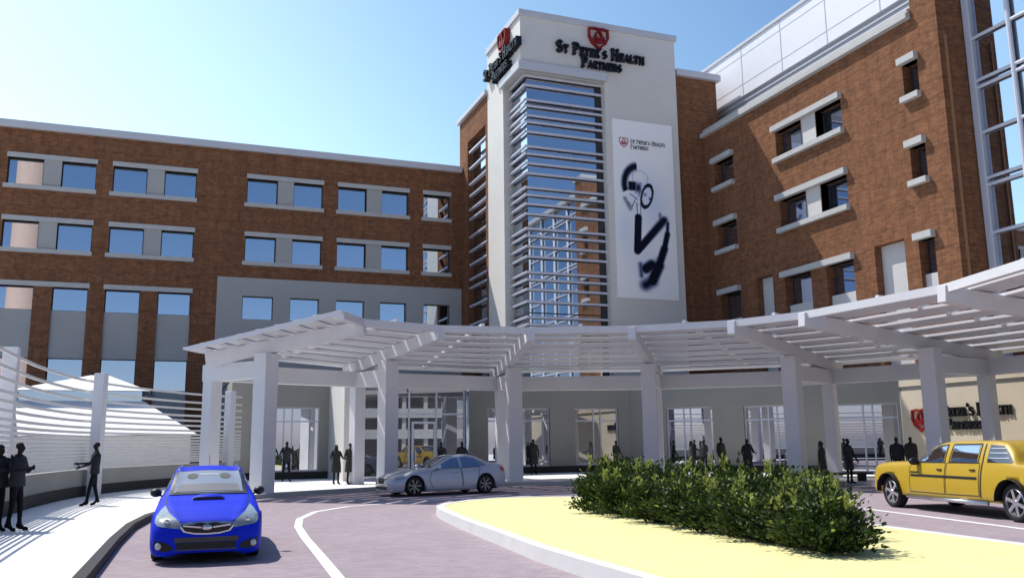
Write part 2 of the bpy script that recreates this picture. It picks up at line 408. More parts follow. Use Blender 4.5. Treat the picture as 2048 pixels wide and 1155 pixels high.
# rooftop plant screen
c = MB(); c.box(35.2, 50, 30.35, 56.0, 22.5, 24.8); c.build('screen_base', M['greypanel'], right)
c = MB(); c.box(35.0, 50, 30.33, 56.0, 24.8, 28.3); c.build('roof_screen', M['panel'], right)
c = MB()
for y in (51.0, 46.9, 42.75, 38.6, 34.4): c.box(34.985, 35.0, y - .03, y + .03, 24.82, 28.28)
for z in (25.6, 27.6): c.box(34.988, 35.0, 30.4, 55.9, z - .02, z + .02)
c.build('screen_joint', M['joint'], right)
c = MB()
for i in range(6): c.box(35.12, 35.19, 30.4, 55.9, 22.7 + i * .35, 22.82 + i * .35)
c.build('screen_rib', M['coping'], right)
c = MB(); c.box(34.9, 50, 30.32, 56.1, 28.3, 28.5); c.build('screen_cap', M['coping'], right)
# brick link between tower and right building
link = thing('brick_link_block', 'shaded plain brick block between the banner wall and the right building', 'building')
c = MB(); c.box(30.61, 34.0, 48.6, 56, 4.9, 26.3); c.build('wall', M['brick'], link)
c = MB(); c.box(30.75, 34.25, 48.3, 56.2, 26.3, 26.75); c.build('coping', M['coping'], link, bevel=.03)

# ================================================================== CURTAIN WALL at the right edge (plane x = 34.5)
cw = thing('glazed_stair_tower', 'tall glazed curtain wall with pale tube frame at the right edge', 'building')
XC = 34.5; k = XC / 36.
c = MB(); c.box(XC + .12, 44, 8, 28.78, 3, 24.3); c.build('core_wall', M['brick'], cw)
c = MB(); c.box(XC + .02, XC + .08, 8.2, 28.6, 3, 24.4); c.build('glazing', M['glass'], cw)
def tube(mb, a, b, r=.1, n=10):
    a, b = Vector(a), Vector(b); d = (b - a).normalized(); p = d.orthogonal().normalized(); q = d.cross(p); k0 = len(mb.v)
    for e in (a, b):
        for i in range(n): mb.v.append(tuple(e + (p * cos(2 * pi * i / n) + q * sin(2 * pi * i / n)) * r))
    for i in range(n):
        j = (i + 1) % n; mb.f.append((k0 + i, k0 + j, k0 + n + j, k0 + n + i)); mb.m.append(0)
    mb.f.append(tuple(k0 + i for i in range(n))[::-1]); mb.f.append(tuple(k0 + n + i for i in range(n))); mb.m += [0, 0]
c = MB(); c.box(XC - .22, XC + .1, 28.38, 28.75, 3, 24.4); c.build('edge_mullion', M['frame'], cw, bevel=.03)
c = MB(); c.box(XC - .5, 44.2, 7.8, 28.78, 24.42, 24.8); c.build('roof', M['trim'], cw)
for y in (26.45, 23.3, 20.1, 16.9, 13.7, 10.5):
    c = MB(); tube(c, (XC - .12, y, 3), (XC - .12, y, 24.4), .12); c.build('mullion', M['frame'], cw, smooth=False)
zz = [(21.16, 18.95, 18.60, 16.31, 14.03, 13.69, 11.35, 9.0, 8.65, 6.4)[i] for i in range(10)]
zz = [1.75 + (z - 1.75) * k for z in zz] + [22.75, 23.1]
for z in zz:
    c = MB(); tube(c, (XC - .1, 8.2, z), (XC - .1, 28.4, z), .085); c.build('rail', M['frame'], cw)

# ================================================================== PODIUM / ENTRANCE HALL
pod = thing('entrance_hall', 'low beige entrance hall with shopfront windows under the curved canopy', 'building')
ZP = 5.15
P0, P1, P2, P3 = (2.6, 45.3), (24.5, 45.3), (32.7, 33.1), (32.7, 10.)
w = MB()
o1, u1, n1 = (0, 45.3), (1, 0), (0, -1)
wA = [(4.2, 6.9), (17.0, 19.05), (21.1, 23.85)]      # windows in the straight wall (u = x)
wA[1] = (15.9, 19.55)
ZH = 3.68
opsA = [(a, b, .52, ZH, .22) for a, b in wA]
facade(w, o1, u1, n1, (2.6, 24.5, 0, ZP), opsA)
L2 = hypot(P2[0] - P1[0], P2[1] - P1[1]); u2 = ((P2[0] - P1[0]) / L2, (P2[1] - P1[1]) / L2); n2 = (u2[1], -u2[0])
if n2[0] * (-1) + n2[1] * (-1) < 0: n2 = (-n2[0], -n2[1])
o2 = P1
wB = [(2.35, 5.1), (6.85, 9.4), (11.3, 14.55)]
opsB = [(wB[0][0], wB[0][1], .52, 3.62, .22), (wB[1][0], wB[1][1], .2, 3.58, .22), (wB[2][0], wB[2][1], .16, 3.5, .22)]
facade(w, o2, u2, n2, (0, L2, 0, ZP), opsB)
w.face([(2.6, 45.3, 0), (2.6, 60.2, 0), (2.6, 60.2, ZP), (2.6, 45.3, ZP)])
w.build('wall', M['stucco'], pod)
c = MB(); c.prism([(2.6, 45.32), (24.51, 45.32), (32.72, 33.12), (34.4, 33.1), (34.4, 60.2), (2.6, 60.2)], ZP - .12, ZP - .02)
c.build('roof', M['roof'], pod)
c = MB(); slab(o1, u1, n1, 2.5, 24.6, ZP - .05, ZP + .12, -.3, .08, c); c.build('coping', M['coping'], pod)
c = MB(); slab(o2, u2, n2, -.02, L2, ZP - .047, ZP + .117, -.3, .08, c); c.build('coping', M['coping'], pod)
c = MB(); slab(o1, u1, n1, 2.55, 8.0, .15, .5, -.02, .07, c); slab(o1, u1, n1, 13.4, 24.47, .15, .5, -.02, .07, c); c.build('plinth', M['plinth'], pod)
c = MB(); slab(o2, u2, n2, .05, 11.2, .15, .48, -.02, .07, c); c.build('plinth', M['plinth'], pod)
for (a, b), ml in zip(wA, ((5.15, 5.55), (17.3,), (22.3, 22.75))):
    window(o1, u1, n1, a, b, .52, ZH, .2, pod, glass='glassp', fr=.07, mull=ml, trans=(2.98,), fmat='frame')
window(o2, u2, n2, wB[0][0], wB[0][1], .52, 3.62, .2, pod, glass='glassp', fr=.07, mull=(3.35, 3.75), trans=(2.9,), fmat='frame')
window(o2, u2, n2, wB[1][0], wB[1][1], .2, 3.58, .2, pod, glass='glassp', fr=.08, mull=(8.15, 8.6), trans=(2.85,), fmat='frame')
window(o2, u2, n2, wB[2][0], wB[2][1], .16, 3.5, .2, pod, glass='glassp', fr=.08, mull=(12.9, 13.35), trans=(2.8,), fmat='frame', name='door')
# glazed vestibule with a pair of door leaves
ves = thing('glazed_vestibule', 'projecting glass entrance vestibule with pale frames behind the silver car', 'building')
c = MB(); c.box(7.35, 8.05, 41.0, 45.28, .15, 4.75); c.build('side_wall', M['white'], ves)
c = MB(); c.box(7.3, 13.45, 40.95, 45.28, 4.76, 5.0); c.build('roof', M['trim'], ves)
ov, uv, nv = (0, 41.2), (1, 0), (0, -1)
window(ov, uv, nv, 8.06, 13.3, .15, 4.75, .12, ves, glass='glassv', fr=.09, mull=(9.25, 10.5, 11.85), trans=(3.2,), fmat='frame', name='glazed_front')
f = window(ov, uv, nv, 10.6, 11.8, .17, 2.85, .02, ves, glass='glassv', fr=.11, fmat='frame', name='door')
h = MB(); h.box(10.75, 10.79, 41.05, 41.12, .95, 1.5); h.build('handle', M['louvre'], f)
c = MB(); c.box(13.31, 13.44, 41.06, 45.2, .15, 4.75); c.build('side_glazing', M['glassd'], ves)
# the cream sign wall below the right building
sw = thing('cream_sign_wall', 'sunlit cream stone wall carrying lettering at the right under the canopy', 'wall')
c = MB(); c.box(32.7, 34.2, 10, 33.09, 0, 4.02); c.box(32.78, 34.2, 10, 33.08, 4.021, 4.22, 1); c.box(32.66, 34.2, 10, 33.1, 4.221, 4.62)
c.box(32.7, 34.2, 10, 28.7, 4.621, 4.9)
c.build('wall', [M['cream'], M['stone']], sw)

# ------------------------------------------------------------------ things that are only seen mirrored in the glass
pk = MB(); pk.lathe([(.01, 46.), (2.4, 46.), (2.4, 0.), (.01, 0.)], 40)
o = pk.build('round_tower', M['pink'], None, smooth=False); o.location = (-20.2, -15, 0)
tag(o, 'round pale pink tower mirrored in the leftmost windows of the brick wing', 'tower')

gar = thing('parking_garage', 'open concrete parking structure mirrored in the glass of the entrance vestibule', 'building')
for k in range(4):
    c = MB(); c.box(22, 37, -44, -30.2, 2.6 + 2.7 * k, 2.9 + 2.7 * k); c.build('floor_slab', M['pale'], gar)
    c = MB(); c.box(22, 37, -30.4, -30.0, 2.55 + 2.7 * k, 3.75 + 2.7 * k); c.build('parapet', M['pale'], gar)
for x in (22.3, 25.2, 28.1, 31.0, 33.9, 36.7):
    c = MB(); c.box(x - .25, x + .25, -30.9, -30.41, -.02, 10.69); c.build('column', M['pale'], gar)
c = MB(); c.box(22, 37, -43.9, -43.6, 0, 10.7); c.build('rear_wall', M['stone'], gar)
# ================================================================== LETTERING
def arc(cx, cy, rx, ry, a0, a1, n=8):
    return [(cx + rx * cos(radians(a0 + (a1 - a0) * i / n)), cy + ry * sin(radians(a0 + (a1 - a0) * i / n))) for i in range(n + 1)]
GL = {  # advance width, list of polylines, serifs (x, y, half width)
 'S': (.62, [arc(.31, .74, .22, .22, 30, 270, 9) + arc(.31, .28, .24, .24, 90, -150, 9)], [(.5, .82, 0), (.1, .2, 0)]),
 'T': (.66, [[(.33, 0), (.33, .96)], [(.04, .96), (.62, .96)], [(.05, .96), (.05, .8)], [(.61, .96), (.61, .8)]], [(.33, .03, .13)]),
 'P': (.64, [[(.16, 0), (.16, .96)], [(.16, .96), (.34, .96)] + arc(.34, .72, .22, .24, 90, -90, 8) + [(.16, .48)]], [(.16, .03, .13), (.1, .96, .08)]),
 'E': (.60, [[(.14, 0), (.14, .97)], [(.05, .97), (.54, .97), (.54, .8)], [(.14, .52), (.42, .52)], [(.42, .64), (.42, .40)], [(.05, .03), (.56, .03), (.56, .2)]], []),
 'R': (.68, [[(.16, 0), (.16, .96)], [(.16, .96), (.34, .96)] + arc(.34, .74, .2, .22, 90, -90, 8) + [(.16, .52)], [(.3, .52), (.58, .03)]], [(.16, .03, .12), (.6, .03, .09)]),
 'H': (.78, [[(.16, 0), (.16, .97)], [(.62, 0), (.62, .97)], [(.16, .5), (.62, .5)]], [(.16, .03, .12), (.62, .03, .12), (.16, .97, .12), (.62, .97, .12)]),
 'A': (.72, [[(.08, .03), (.36, .97)], [(.36, .97), (.64, .03)], [(.18, .33), (.54, .33)]], [(.09, .03, .1), (.63, .03, .11)]),
 'L': (.58, [[(.16, 0), (.16, .97)], [(.05, .03), (.54, .03), (.54, .22)]], [(.16, .97, .11)]),
 'N': (.78, [[(.14, 0), (.14, .97)], [(.14, .97), (.63, .03)], [(.63, 0), (.63, .97)]], [(.14, .03, .1), (.63, .97, .1), (.08, .97, .08)]),
 "'": (.22, [[(.11, 1.0), (.09, .76)]], []),
 ' ': (.30, [], []),
}
def stroke2d(mb, place, pl, t, d0, d1, eps):
    for i in range(len(pl) - 1):
        ax, ay = pl[i]; bx, by = pl[i + 1]; L = hypot(bx - ax, by - ay)
        if L < 1e-6: continue
        ux, uy = (bx - ax) / L, (by - ay) / L; e = t * .42; h = t / 2
        ax -= ux * e; ay -= uy * e; bx += ux * e; by += uy * e
        eps[0] += .0013; dd = d1 + eps[0] % .03
        q = [(ax + uy * h, ay - ux * h), (bx + uy * h, by - ux * h), (bx - uy * h, by + ux * h), (ax - uy * h, ay + ux * h)]
        mb.hexa([place(x, y, d0) for x, y in q] + [place(x, y, dd) for x, y in q])
def text_mb(mb, txt, place, size, thick, d0, d1, center=True, small=.72, bold=1., track=.04):
    """small-capital lettering: upper-case characters full height, lower-case as small capitals"""
    eps = [0.]
    tot = sum(GL[ch.upper()][0] * (size if ch.isupper() or ch in " '" else size * small) + track * size for ch in txt)
    x = -tot / 2 if center else 0.
    for ch in txt:
        s = size if (ch.isupper() or ch in " '") else size * small
        wd, pls, ser = GL[ch.upper()]
        th = thick * (bold if ch.isupper() else 1.)
        for pl in pls: stroke2d(mb, lambda a, b, d, x=x, s=s: place(x + a * s, b * s, d), pl, th / s, d0, d1, eps)
        for (sx, sy, hw) in ser:
            if hw: stroke2d(mb, lambda a, b, d, x=x, s=s: place(x + a * s, b * s, d), [(sx - hw, sy), (sx + hw, sy)], th * .55 / s, d0, d1, eps)
        x += wd * s + track * size
    return tot
def emblem_mb(mb, place, s, t, d0, d1):
    """shield outline with three interlaced lobes, centred on (0,0), s = full height"""
    eps = [0.]; f = lambda a, b, d: place(a * s, b * s, d)
    sh_ = [(-.47, .42), (-.28, .48), (0, .40), (.28, .48), (.47, .42)]
    for q in ([(-.49, .45), (-.2, .49), (0, .46), (.2, .49), (.49, .45)], [(.49, .45), (.50, .05), (.36, -.24), (0, -.52)], [(-.49, .45), (-.50, .05), (-.36, -.24), (0, -.52)]):
        stroke2d(mb, f, q, t, d0, d1, eps)
    t *= .8
    stroke2d(mb, f, arc(0, .14, .15, .20, 90, 450, 14), t, d0, d1, eps)
    stroke2d(mb, f, [(-.06, .34), (-.34, -.16)], t, d0, d1, eps); stroke2d(mb, f, [(.06, .34), (.34, -.16)], t, d0, d1, eps)
    stroke2d(mb, f, arc(0, -.02, .34, .20, 200, 340, 8), t, d0, d1, eps)
    stroke2d(mb, f, [(-.22, .0), (0, -.2), (.22, .0)], t, d0, d1, eps)

def sign(name, label, rows, emb, place, thick, d0, d1, small=.72, track=.04, bold=1.25):
    t = thing(name, label, 'sign')
    mb = MB(); emblem_mb(mb, lambda a, b, d: place(emb[0] + a, emb[1] + b, d), emb[2], emb[3] if len(emb) > 3 else .075, d0, d1); mb.build('emblem', M['red'], t)
    for (txt, cx, by, size, ctr) in rows:
        mb = MB(); text_mb(mb, txt, lambda a, b, d, cx=cx, by=by: place(cx + a, by + b, d), size, thick, d0, d1, ctr, small, bold, track)
        mb.build('lettering', M['black'], t)
    return t
# front of the tower
sign('building_sign', 'red shield emblem over black raised lettering on the front of the white tower', [("StPeter'sHealth".replace('tP', 't P').replace('sH', 's H'), 24.95, 26.50, .76, True), ("Partners", 24.95, 25.72, .70, True)],
     (24.78, 27.86, 1.36), lambda a, b, d: (a, YT - d, b), .072, .02, .26, .68, .045, 1.8)
# side of the tower
sign('building_sign', 'red shield emblem and black lettering seen edge-on on the sunlit left side of the tower', [("St Peter's Health", 51.15, 26.50, .76, True), ("Partners", 51.15, 25.72, .70, True)],
     (51.55, 27.86, 1.36), lambda a, b, d: (XT - d, 102.3 - a, b), .072, .02, .40, .68, .045, 1.8)
# sign wall at the right
sign('building_sign', 'red shield emblem and black lettering on the sunlit cream wall behind the yellow pickup', [("St Peter's Health", 1.05, 2.74, .52, False), ("Partners", 2.0, 2.16, .46, False)],
     (.55, 2.62, .96, .09), lambda a, b, d: (32.7 - d, 32.45 - a, b), .06, .01, .10, .70, .035, 1.7)

# ================================================================== BANNER with a printed photograph of a stethoscope
def banner():
    t = thing('banner', 'tall white banner printed with a blurred blue-black stethoscope on the tower front', 'banner')
    A = Vector((25.62, YT - .06, 10.70)); Wd, Hh = 4.45, 11.80
    nx, nz = 90, 236
    def seg(px, pz, ax, az, bx, bz):
        dx, dz = bx - ax, bz - az; q = max(0, min(1, ((px - ax) * dx + (pz - az) * dz) / (dx * dx + dz * dz)))
        return hypot(px - ax - q * dx, pz - az - q * dz), q
    # coordinates: photo pixels inside the banner crop (0..355 across, 0..1055 down)
    def px(u, v):
        x, y = u * 355 + 60, (1 - v) * 1055 + 25
        base = Vector((.96, .965, .96)); ink = 0.; blue = 0.
        def soft(d, r, b): return max(0., min(1., (r + b - d) / (2 * b)))
        # pale blue haze
        blue += .55 * math.exp(-((x - 300) ** 2 / 90 ** 2 + (y - 560) ** 2 / 170 ** 2)) + .5 * math.exp(-((x - 120) ** 2 / 60 ** 2 + (y - 700) ** 2 / 150 ** 2)) + .6 * math.exp(-((x - 210) ** 2 / 90 ** 2 + (y - 430) ** 2 / 130 ** 2)) + .6 * math.exp(-((x - 230) ** 2 / 70 ** 2 + (y - 900) ** 2 / 110 ** 2))
        # shadow of the bell, upper left arc
        r = hypot((x - 205) / 85, (y - 410) / 110); an = math.degrees(atan2(-(y - 410), (x - 205)))
        if 95 < an or an < -150: ink = max(ink, 1.0 * soft(abs(r - 1) * 90, 15, 13))
        ink = max(ink, 1. * soft(max(abs(x - 165) / 1, abs(y - 422) / 1.2), 21, 6), .8 * soft(max(abs(x - 200), abs(y - 430) * .6), 14, 12), .7 * soft(seg(x, y, 120, 500, 150, 560)[0], 5, 14))
        # chest-piece ring
        cx, cy = 249, 475; ca, sa = cos(.25), sin(.25)
        ex, ey = (x - cx) * ca + (y - cy) * sa, -(x - cx) * sa + (y - cy) * ca
        rr = hypot(ex / 31, ey / 68)
        ink = max(ink, soft(abs(rr - 1) * 38, 6.5, 1.8), .85 * soft(hypot(x - 268, (y - 490) * .7), 6, 6), .5 * soft(hypot((x - 236) * .8, y - 466), 8, 10))
        rb = hypot(x - 212, y - 372); ink = max(ink, .45 * soft(abs(rb - 46), 1.2, 2.5))
        # stem and fittings
        for q in ((150, 470, 195, 500, 2, 2), (140, 520, 160, 548, 2.2, 2), (160, 548, 180, 500, 2, 2), (200, 480, 215, 430, 2, 3), (188, 520, 190, 600, 2, 2), (210, 520, 208, 600, 1.6, 2)):
            ink = max(ink, .8 * soft(seg(x, y, *q[:4])[0], q[4], q[5]))
        # black tube down, sharp bend, out-of-focus tube to the right and the long curl
        ink = max(ink, soft(seg(x, y, 194, 606, 182, 800)[0], 20, 3))
        d, q = seg(x, y, 182, 805, 345, 610); ink = max(ink, (1 - .1 * q) * soft(d, 20, 4 + 10 * q))
        ink = max(ink, .7 * soft(seg(x, y, 322, 575, 322, 660)[0], 5, 9))
        pts = [(366, 625), (362, 690), (340, 780), (305, 880), (262, 975), (222, 1000)]
        for i in range(5):
            d, q = seg(x, y, *pts[i], *pts[i + 1]); wdt = (9, 15, 20, 27, 28)[i]
            ink = max(ink, (.8, .95, 1, 1, .8)[i] * soft(d, wdt, (7, 6, 8, 12, 22)[i]))
        ink = max(ink, soft(seg(x, y, 228, 905, 262, 880)[0], 26, 14), .9 * soft(seg(x, y, 196, 880, 200, 950)[0], 6, 16), .6 * soft(hypot(x - 295, y - 845), 8, 14))
        # pale highlight of the metal bell
        hl = soft(hypot((x - 210) / 1.0, (y - 365) / .9), 30, 14)
        c = base.lerp(Vector((.42, .55, .88)), min(.62, blue * .62))
        c = c.lerp(Vector((.9, .9, .9)), hl * .7)
        c = c.lerp(Vector((.09, .16, .40)), min(1, ink * 1.5)) if ink < .58 else c.lerp(Vector((.09, .16, .40)), .88)
        c = c.lerp(Vector((.002, .004, .016)), max(0, min(1, (ink - .15) * 1.7)))
        return c
    me = bpy.data.meshes.new('print')
    vs = [(A.x + Wd * i / nx, A.y, A.z + Hh * j / nz) for j in range(nz + 1) for i in range(nx + 1)]
    fs = [(j * (nx + 1) + i, j * (nx + 1) + i + 1, (j + 1) * (nx + 1) + i + 1, (j + 1) * (nx + 1) + i) for j in range(nz) for i in range(nx)]
    me.from_pydata(vs, [], fs)
    ca = me.color_attributes.new('ink', 'FLOAT_COLOR', 'POINT')
    buf = []
    for j in range(nz + 1):
        for i in range(nx + 1): buf += [*px(i / nx, j / nz), 1.]
    ca.data.foreach_set('color', buf)
    m, nt, b = _mat('banner_print')
    a = nt.nodes.new('ShaderNodeAttribute'); a.attribute_name = 'ink'
    nt.links.new(a.outputs['Color'], b.inputs['Base Color']); b.inputs['Roughness'].default_value = .7; b.inputs['Specular IOR Level'].default_value = .2
    me.materials.append(m)
    o = bpy.data.objects.new('printed_face', me); COL.objects.link(o); o.parent = t
    mb = MB(); mb.box(A.x - .03, A.x + Wd + .03, A.y + .004, YT - .002, A.z - .03, A.z + Hh + .03); mb.build('backing', M['white'], t)
    fc = lambda a, b, d: (a, A.y - d, b)
    mb = MB(); emblem_mb(mb, lambda a, b, d: fc(26.42 + a, 20.95 + b, d), .62, .075, .004, .012); mb.build('emblem', plain('banner_red', (.42, .04, .04), .5), t)
    gm = plain('banner_grey_text', (.10, .10, .11), .6)
    mb = MB(); text_mb(mb, "St Peter's Health", lambda a, b, d: fc(26.9 + a, 20.95 + b, d), .275, .034, .004, .01, False, .8, 1.0, .055); mb.build('lettering', gm, t)
    mb = MB(); text_mb(mb, "Partners", lambda a, b, d: fc(26.9 + a, 20.58 + b, d), .275, .034, .004, .01, False, .8, 1.0, .055); mb.build('lettering', gm, t)
banner()

# ================================================================== GROUND, ROAD, KERBS
C0 = (12.2, 21.7)
def sheet(name, poly, z, mat, label=None):
    me = bpy.data.meshes.new(name); bm = bmesh.new()
    vs = [bm.verts.new((x, y, z)) for x, y in poly]; f = bm.faces.new(vs)
    bmesh.ops.triangulate(bm, faces=[f])
    bmesh.ops.recalc_face_normals(bm, faces=bm.faces)
    for f in bm.faces:
        if f.normal.z < 0: f.normal_flip()
    bm.to_mesh(me); bm.free(); me.materials.append(mat)
    o = bpy.data.objects.new(name, me); COL.objects.link(o); return struct(o)
sheet('ground', [(-3000, -3000), (3000, -3000), (3000, 3000), (-3000, 3000)], -.03, M['earth'])
kerb = [(-1.05, -40), (-1.0, 5), (-.95, 12), (-.82, 18), (-.68, 21.2), (-.37, 24), (.35, 27)]
for a in range(-50, 101, 5): kerb.append((C0[0] + 13.75 * sin(radians(a)), C0[1] + 13.75 * cos(radians(a))))
kerb += [(25.8, 14), (25.9, 5), (26, -40)]
sheet('road', kerb, 0.0, M['road'])
def outward(i):
    a = Vector(kerb[max(0, i - 1)]); b = Vector(kerb[min(len(kerb) - 1, i + 1)]); d = (b - a).normalized(); return Vector((-d.y, d.x))
w = MB(); kk = MB(); n = len(kerb)
for i in range(n - 1):
    p, q = Vector(kerb[i]), Vector(kerb[i + 1]); a, b = outward(i), outward(i + 1)
    kp, kq = p + a * .17, q + b * .17
    km = 0 if p.x < 1.0 else 1
    kk.face([(p.x, p.y, -.01), (q.x, q.y, -.01), (q.x, q.y, .154), (p.x, p.y, .154)], km); kk.face([(p.x, p.y, .154), (q.x, q.y, .154), (kq.x, kq.y, .154), (kp.x, kp.y, .154)], km)
    fp, fq = C0[0] + (kp.x - C0[0]) * 7, C0[0] + (kq.x - C0[0]) * 7
    o1_ = (fp, C0[1] + (kp.y - C0[1]) * 7 if kp.y > C0[1] else kp.y); o2_ = (fq, C0[1] + (kq.y - C0[1]) * 7 if kq.y > C0[1] else kq.y)
    w.face([(kp.x, kp.y, .15), (kq.x, kq.y, .15), (*o2_, .15), (*o1_, .15)])
struct(w.build('sidewalk', M['walk'])); struct(kk.build('kerb', [M['kerb'], M['trim']]))
isl = [(5.05, -10), (5.1, 5), (5.17, 11.2), (5.23, 12.8), (5.44, 14.9), (5.66, 17.4), (5.91, 19.6), (6.1, 21.0), (6.35, 22.1), (6.85, 23.05), (7.9, 24.1), (8.95, 24.6), (10, 24.5), (10.9, 24.0), (11.8, 22.6), (12.4, 20.5), (12.6, 17.5), (12.45, 15), (12.15, 13.2), (11.95, 11.2), (11.75, 9.0), (11.6, 5), (11.5, -10)]
def offset(poly, d):
    n = len(poly); out = []
    for i in range(n):
        a, b, c = Vector(poly[i - 1]), Vector(poly[i]), Vector(poly[(i + 1) % n])
        u, v = (b - a).normalized(), (c - b).normalized(); m = Vector((u.y + v.y, -(u.x + v.x))).normalized()
        out.append(tuple(b + m * d))
    return out
ins = offset(isl, .2)
kk = MB(); n = len(isl)
for i in range(n):
    j = (i + 1) % n; p, q, a, b = isl[i], isl[j], ins[i], ins[j]
    kk.face([(*p, -.01), (*q, -.01), (*q, .22), (*p, .22)]); kk.face([(*p, .22), (*q, .22), (*b, .22), (*a, .22)]); kk.face([(*a, .22), (*b, .22), (*b, .1), (*a, .1)])
struct(kk.build('island_kerb', M['whitekerb']))
sheet('island_ground', ins, .212, M['sand'])
ln = [(2.05, 5), (2.17, 12.2), (2.36, 15.4), (2.5, 17.9), (2.69, 20.4), (3.0, 22.5), (3.7, 24.7), (4.9, 26.35), (7.6, 27.75), (9.5, 28.3), (12, 28.2), (14.4, 27.0), (16, 24.5), (16.8, 21.5), (16.63, 18.1), (16.03, 15.1), (15.56, 12.9), (15.0, 9), (14.7, 2)]
mb = MB()
for i in range(len(ln) - 1):
    p, q = Vector(ln[i]), Vector(ln[i + 1])
    def nn(k):
        a, b = Vector(ln[max(0, k - 1)]), Vector(ln[min(len(ln) - 1, k + 1)]); d = (b - a).normalized(); return Vector((-d.y, d.x)) * .085
    a, b = nn(i), nn(i + 1)
    mb.face([(p.x - a.x, p.y - a.y, .005), (q.x - b.x, q.y - b.y, .005), (q.x + b.x, q.y + b.y, .005), (p.x + a.x, p.y + a.y, .005)])
struct(mb.build('lane_line', M['line']))
pb = MB()
pb.face([(19.0, 37, .156), (19.1, 37, .156), (19.1, 37.1, .156), (19, 37.1, .156)])

# ================================================================== CANOPY
can = thing('entrance_canopy', 'curved white steel canopy of slats on square columns over the drop-off', 'canopy')
tips = [(6.06, 30.8), (9.2, 31.7), (12.75, 31.3), (16.4, 29.8), (19.3, 27.3), (20.5, 24.7), (20.9, 19.0), (19.2, 13.2)]
front = [(3.02, 32.75), (8.09, 35.27), (14.0, 36.4), (19.4, 33.9), (23.67, 29.67), (26.45, 25.1), (26.6, 19.0), (24.6, 12.6)]
back = [(1.30, 35.0), (7.30, 37.6), (14.35, 39.0), (21.3, 36.6), (27.3, 31.7), (30.2, 26.0), (30.6, 19.0), (29.0, 11.5)]
ends = [(1.05, 34.25), (7.0, 38.9), (14.5, 40.3), (22.2, 37.7), (28.5, 32.3), (31.3, 26.2), (31.8, 19.1), (30.2, 11.0)]
ZTIP, DEP = 6.14, .50
def rz_top(i, t): return ZTIP + (5.17 - ZTIP) * t
def rp(i, t): return (tips[i][0] + (ends[i][0] - tips[i][0]) * t, tips[i][1] + (ends[i][1] - tips[i][1]) * t)
def dirang(i):
    return atan2(back[i][1] - front[i][1], back[i][0] - front[i][0])
def column(p, ang, h, z0, z1, name='column'):
    c = MB(); ca, sa = cos(ang), sin(ang)
    q = [(p[0] + (x * ca - y * sa) * h, p[1] + (x * sa + y * ca) * h) for x, y in ((-1, -1), (1, -1), (1, 1), (-1, 1))]
    c.prism(q, z0, z1); return c.build(name, M['canopy'], can, bevel=.02)
for i in range(8):
    a = dirang(i)
    tf = max(0, min(1, ((Vector(front[i]) - Vector(tips[i])).dot(Vector(ends[i]) - Vector(tips[i]))) / (Vector(ends[i]) - Vector(tips[i])).length_squared))
    column(front[i], a, .31, .1, rz_top(i, tf) - DEP - .005)
    column(back[i], a, .25, .1, 4.2)
    c = MB(); f, b = Vector((*front[i], 4.5)), Vector((*back[i], 4.5)); d = (b - f).normalized()
    c.bar(f + d * .33, b + d * .3, .5, .62); c.build('tie_beam', M['canopy'], can)
    c = MB(); A = Vector((*rp(i, -.022), rz_top(i, 0) - DEP / 2)); B = Vector((*rp(i, 1.), rz_top(i, 1) - DEP / 2))
    c.bar(A, B, .30, DEP); c.build('rafter', M['canopy'], can, bevel=.012)
for i in range(7):
    c = MB(); p, q = Vector((*back[i], 4.53)), Vector((*back[i + 1], 4.53)); d = (q - p).normalized()
    c.bar(p + d * .2, q - d * .2, .45, .64); c.build('ring_beam', M['canopy'], can)
    # light rafter in mid bay
    c = MB(); A = (Vector((*rp(i, .03), rz_top(i, .03) + .175)) + Vector((*rp(i + 1, .03), rz_top(i, .03) + .175))) / 2; B = (Vector((*rp(i, 1), rz_top(i, 1) + .17)) + Vector((*rp(i + 1, 1), rz_top(i, 1) + .17))) / 2
    c.bar(A, B, .14, .10); c.build('mid_rafter', M['canopy'], can)
ov = Vector((-1.0, -1.55))
def left_end(t):
    a = Vector((5.05, 29.2)); b = Vector((.42, 33.05)); return a + (b - a) * t
NPUR = 9
HW = [.425 * (Vector(ends[max(0, i - 1)]) - Vector(tips[max(0, i - 1)])).length / 8 for i in range(9)]
for kx in range(NPUR):
    t = kx / (NPUR - 1); t0 = t
    c = MB()
    path = [left_end(t)] + [Vector(rp(i, t)) for i in range(8)]
    dirs = []
    for m_ in range(len(path)):
        i = max(0, m_ - 1); d = (Vector(ends[i]) - Vector(tips[i])).normalized()
        if m_ == 0: d = (left_end(1) - left_end(0)).normalized()
        dirs.append(d)
    z = rz_top(0, t) + .012; sl = (5.17 - ZTIP) / 8.0
    th = .26 if kx == 0 else .09
    for m_ in range(len(path) - 1):
        p, q, dp, dq = path[m_], path[m_ + 1], dirs[m_], dirs[m_ + 1]
        zt = z + (.03 if kx == 0 else .10); tl = .22
        pts = []
        for zz_, tz in ((zt - th, 0), (zt, 0)):
            hp, hq = ((HW[m_], HW[m_ + 1]) if kx else (.12, .12))
            for (o_, d_, s_, hw) in ((p, dp, -1, hp), (q, dq, -1, hq), (q, dq, 1, hq), (p, dp, 1, hp)):
                e = o_ + d_ * hw * s_
                pts.append((e.x, e.y, zz_ + s_ * hw * (-.02 if kx else 0)))
        c.hexa(pts)
    c.build('fascia' if kx == 0 else 'slat', M['canopy'], can)
c = MB(); a, b = left_end(-.01), left_end(1.01)
c.bar((a.x, a.y, rz_top(0, 0) + .02), (b.x, b.y, rz_top(0, 1) + .04), .10, .16); c.build('edge_trim', M['canopy'], can)

